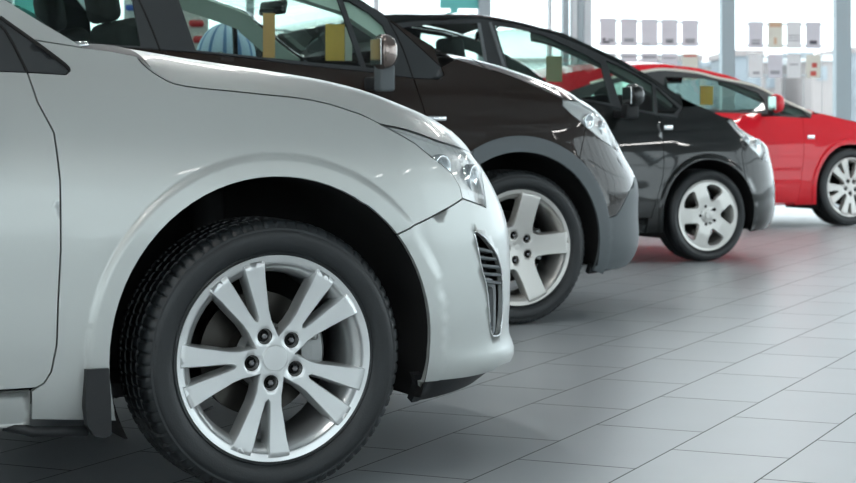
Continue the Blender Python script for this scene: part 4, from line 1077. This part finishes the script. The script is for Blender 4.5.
# wiper arm at the windscreen foot
tube('wiper', [(-.44, .22, 1.045), (-.38, .26, 1.05), (-.36, .35, 1.05), (-.5, .9, 1.09)], [.008, .01, .006, .004], CHROME, car1, 8)
door_mirror(car1, (-.78, -.10, 1.06), (.13, .2, .15), SILVER, (0, 0, .05), far_w=K1['W'])

def rect(K, n): return K['R'][n]
def marker(fm_, nm_, K, n, root, m):
    s, l, z, w_, h = rect(K, n); p = Vector(fm_(s, z)); 
    o = rbox('side_marker', p, (w_, .014, h*1.0), m, root, .004, 2); tag(o, 'small clear side marker lamp')
car2, K2, fm, nm, side, strip = build_car(2, 'car', 'dark brown car with grey plastic wheel arches, second in the row', BROWN, ALLOYW, 'five', 76, .03, True)
s, l, z, w_, h = rect(K2, 'mirror'); door_mirror(car2, (s, l, z), (w_*.74, .13, h), mat('mirror_shell', (.24, .19, .17), .07, .85, 1), (.02, 1, .11), 'glossy brown and chrome-like mirror housing', K2['W'])
for n_, m_, lb in (('orange', PAPERO, 'narrow orange-brown slip hanging behind the glass'), ('yellow', PAPERY, 'yellow-brown price sheet behind the glass'), ('pale', PAPER, 'narrow white slip beside the yellow sheet')):
    s, l, z, w_, h = rect(K2, n_); paper(K2, car2, s-w_/2, s+w_/2, z-h/2, z+h/2, l, m_, lab=lb)
marker(fm, nm, K2, 'marker', car2, CHROME)
car3, K3, fm, nm, side, strip = build_car(3, 'car', 'black car with small grey wheel covers between the brown and red cars', BLACKP, ALLOYW, 'cap', 37, .035, False)
s, l, z, w_, h = rect(K3, 'mirror'); door_mirror(car3, (s, l, z), (w_*.8, .13, h), BLACKP, (0, 0, .09), far_w=K3['W'])
s, l, z, w_, h = rect(K3, 'tan'); paper(K3, car3, s-w_/2, s+w_/2, z-h/2, z+h/2, l, PAPERT, lab='tan price sheet behind the glass')
marker(fm, nm, K3, 'marker', car3, CHROME)
car4, K4, fm, nm, side, strip = build_car(4, 'car', 'bright red car at the far right end of the row', RED, ALLOYW, 'star', 50, .035, False)
s, l, z, w_, h = rect(K4, 'mirror'); door_mirror(car4, (s, l, z), (w_*.8, .13, h), RED, (0, 0, .05), far_w=K4['W'])
s, l, z, w_, h = rect(K4, 'yellow'); paper(K4, car4, s-w_/2, s+w_/2, z-h/2, z+h/2, l, PAPERY, lab='yellow price sheet behind the glass')
marker(fm, nm, K4, 'marker', car4, CHROME)

# ------------------------------------------------------------------ posters hung on wires before the back window
INK = mat('poster_ink', (.10, .10, .12), .7); INKM = mat('poster_ink_grey', (.33, .33, .36), .7); INKR = mat('poster_ink_red', (.55, .10, .08), .7); INKO = mat('poster_ink_orange', (.62, .42, .28), .7)
PG = [mat('poster_grey', (.66, .64, .69), .6, var=.08, vscale=6), mat('poster_warm', (.70, .68, .60), .6, var=.1, vscale=6), mat('poster_light', (.76, .76, .77), .6, var=.08, vscale=6)]
rows = [
 (600, 616, 18, 46, 0, [(.15, .82, .6, .90, INK), (.15, .72, .35, .80, INK), (.5, .74, .85, .86, INKM)], 'grey poster with a dark block at its foot, first of the five'),
 (621, 637, 18.6, 46, 0, [(.2, .72, .8, .86, INKM)], 'grey poster with a pale grey block, second of the upper five'),
 (641.5, 657.5, 19, 46.3, 0, [(.1, .9, .5, .93, INKM)], 'plain lilac grey poster in the middle of the upper five'),
 (661.5, 677.5, 19.4, 46.3, 0, [(.25, .72, .75, .88, INKM), (.35, .8, .65, .86, INK)], 'grey poster with small dark car picture, fourth of the upper five'),
 (682, 698, 20, 46.5, 0, [(.2, .7, .8, .88, INKM)], 'grey poster with grey block, right end of the upper five'),
 (600, 616, 53, 80, 2, [(.1, .1, .9, .16, INKM)], 'pale poster in the lower row, below the first of the five'),
 (621, 637, 53, 80, 0, [(.1, .1, .9, .16, INKM)], 'lower row grey poster, below the second of the five, cut by the red roof'),
 (641.5, 657.5, 53, 80, 0, [(.1, .1, .9, .2, INKM)], 'lower row grey poster under the middle of the five'),
 (661.5, 677.5, 53.3, 80, 0, [(.1, .15, .9, .2, INKM)], 'lower row grey poster under the fourth of the five'),
 (682, 698, 53.5, 80, 1, [(.1, .06, .9, .12, INKR)], 'lower row warm grey poster under the right end of the five'),
 (748.5, 763, 21.6, 48, 0, [(.2, .68, .8, .74, INKM), (.2, .78, .8, .88, INKM)], 'grey poster with two grey bars, left end of the upper four'),
 (768, 782.5, 21.8, 48.2, 1, [(.1, .05, .9, .2, INKO), (.4, .6, .6, .85, INKO)], 'warm beige poster with orange spots, second of the upper four'),
 (786.8, 801, 21.8, 48.3, 2, [(.1, .5, .9, .53, INKM), (.1, .6, .9, .63, INKM), (.1, .7, .9, .73, INKM)], 'pale poster with fine lines, third of the upper four'),
 (806, 820.5, 22, 48.5, 0, [(.25, .70, .75, .84, INK)], 'grey poster with one dark block, right end of the upper four'),
 (748.5, 763, 54, 77.5, 2, [(.3, .75, .75, .86, INKM)], 'pale poster at the left of the lower four'),
 (768, 782.5, 54.2, 77.8, 0, [(.15, .7, .8, .85, INKM)], 'lower poster with a grey block, second of the lower four'),
 (786.8, 801, 54.4, 78, 2, [(.2, .4, .8, .45, INKM)], 'very pale poster, third of the lower four'),
 (806, 820.5, 54.6, 78.2, 1, [(.4, .35, .75, .55, INKR), (.3, .70, .7, .90, INKR)], 'poster with two red spots at the right of the lower four'),
]
bn = Vector((-BD.y, BD.x, 0)); WIRE = mat('wire_steel', (.5, .53, .55), .3, .9)
for (xa, xb, ya, yb, g, blocks, lb) in rows:
    a = back(xa, ya, -.20); b = back(xb, yb, -.20); c_ = (a+b)/2; wd = (Vector((b.x, b.y, 0))-Vector((a.x, a.y, 0))).length; hh = abs(a.z-b.z)
    e = empty('hanging_poster', c_, BETA); tag(e, lb, 'poster', 'posters hung on wires')
    rbox('sheet', (0, 0, 0), (wd, .006, hh), PG[g], e, 0, smooth=False)
    for (u0, v0, u1, v1, m_) in blocks:
        rbox('printed_block', ((u0+u1)/2*wd-wd/2, -.0045, hh/2-(v0+v1)/2*hh), ((u1-u0)*wd, .002, (v1-v0)*hh), m_, e, 0, smooth=False)
    for sx in (-1, 1):
        for sz in (-1, 1): rbox('clip', (sx*(wd/2+.008), 0, sz*(hh/2-.03)), (.03, .016, .02), WIRE, e, .003, 1)
for xs in ((598.5, 618.5, 639.3, 659.5, 679.8, 699.5), (746.8, 765.5, 784.6, 803.5, 822)):
    for x in xs:
        p = back(x, 60, -.20); o = tube('hanging_wire', [(p.x, p.y, .12), (p.x, p.y, ROOM_H-.36)], .003, WIRE, n=6)
        tag(o, 'thin steel wire running floor to ceiling beside hanging posters', 'wire', 'poster wires')

# ------------------------------------------------------------------ accessory display and striped cover, seen through the brown car
db = at(166, 126, 12.6); db.z = 0
e = empty('display_stand', db, R(4)); tag(e, 'grey pegboard stand with red and blue rounded labels, seen through the brown car', 'display stand')
def sx_(px): return (px-166)/1850*12.6
def sz_(py): return CAM_H-(py-126)/1850*12.6
BOARD = mat('pegboard', (.72, .72, .70), .6)
rbox('board', (0, .03, 1.05), (sx_(207)-sx_(123), .04, 1.9), BOARD, e, .01, 2)
rbox('base', (0, .05, .05), (.66, .4, .1), BOARD, e, .01, 2)
DOT = mat('peg_white', (.85, .85, .85), .6)
vv, ff = [], []
for i in range(14):
    for j in range(26):
        x = sx_(128+i*6); z = .5+j*.052
        v, f = revolve([(-.004, 0), (-.004, .010), (.004, .012)], 10); b = len(vv)
        vv += [(p[0]+x, p[1]+.006, p[2]+z) for p in v]; ff += [tuple(k+b for k in q) for q in f]
tag(mesh('pegs', vv, ff, DOT, e, smooth=False), 'rows of small white pegs')
PR = mat('label_red', (.55, .02, .03), .3); PB = mat('label_blue', (.03, .10, .42), .3); PD = mat('label_dark', (.04, .09, .12), .3)
for (xa, ya, xb, yb, m_) in ((189, 20, 204, 27, PR), (193, 36, 206, 43, PR), (126, 21, 136, 28, PB), (122, 35, 137, 41.5, PD), (186, 5, 200, 11, PR), (126, 5, 137, 11, PB)):
    xa, xb = sx_(xa), sx_(xb); za, zb_ = sz_(ya), sz_(yb)
    rbox('accessory_label', ((xa+xb)/2, -.02, (za+zb_)/2), (xb-xa, .05, za-zb_), m_, e, .018, 3)
# striped dome
sb = at(226, 126, 9.75); sb.z = 0
e = empty('striped_parasol', sb); tag(e, 'light blue striped parasol dome seen behind the brown car front seats', 'parasol')
SB1 = mat('stripe_pale', (.52, .66, .85), .7); SB2 = mat('stripe_blue', (.10, .22, .45), .7)
vv, ff, mi_ = [], [], []
cz = CAM_H+(126-23)/1850*9.75; Rd = .16; seg = 48; rg = 12
for j in range(rg+1):
    a = PI/2*j/rg
    for i in range(seg): b = 2*PI*i/seg; vv.append((Rd*math.sin(a)*math.cos(b), Rd*math.sin(a)*math.sin(b), cz-.20+.20*math.cos(a)))
for j in range(rg):
    for i in range(seg): ff.append((j*seg+i, (j+1)*seg+i, (j+1)*seg+(i+1) % seg, j*seg+(i+1) % seg)); mi_.append(1 if i % 4 == 0 else 0)
o = mesh('canopy', vv, ff, SB1, e); o.data.materials.append(SB2); o.data.polygons.foreach_set('material_index', mi_)
tube('pole', [(0, 0, .04), (0, 0, cz-.01)], .015, MULLD, e); rev('base', [(0, 0), (.0, .2), (.03, .2), (.04, 0)], MULLD, e, segs=32)
bs = [o2 for o2 in e.children if o2.name.startswith('base')][0]
bs.data.transform(Matrix.Rotation(R(90), 4, 'X'))
tag(rev('finial', [(0, 0), (.0, .03), (-.02, .02), (-.03, 0)], PAPERO, e, segs=16), 'orange-brown tip')
fn_ = [o2 for o2 in e.children if o2.name.startswith('finial')][0]
fn_.data.transform(Matrix.Translation((0, 0, cz)) @ Matrix.Rotation(R(-90), 4, 'X'))
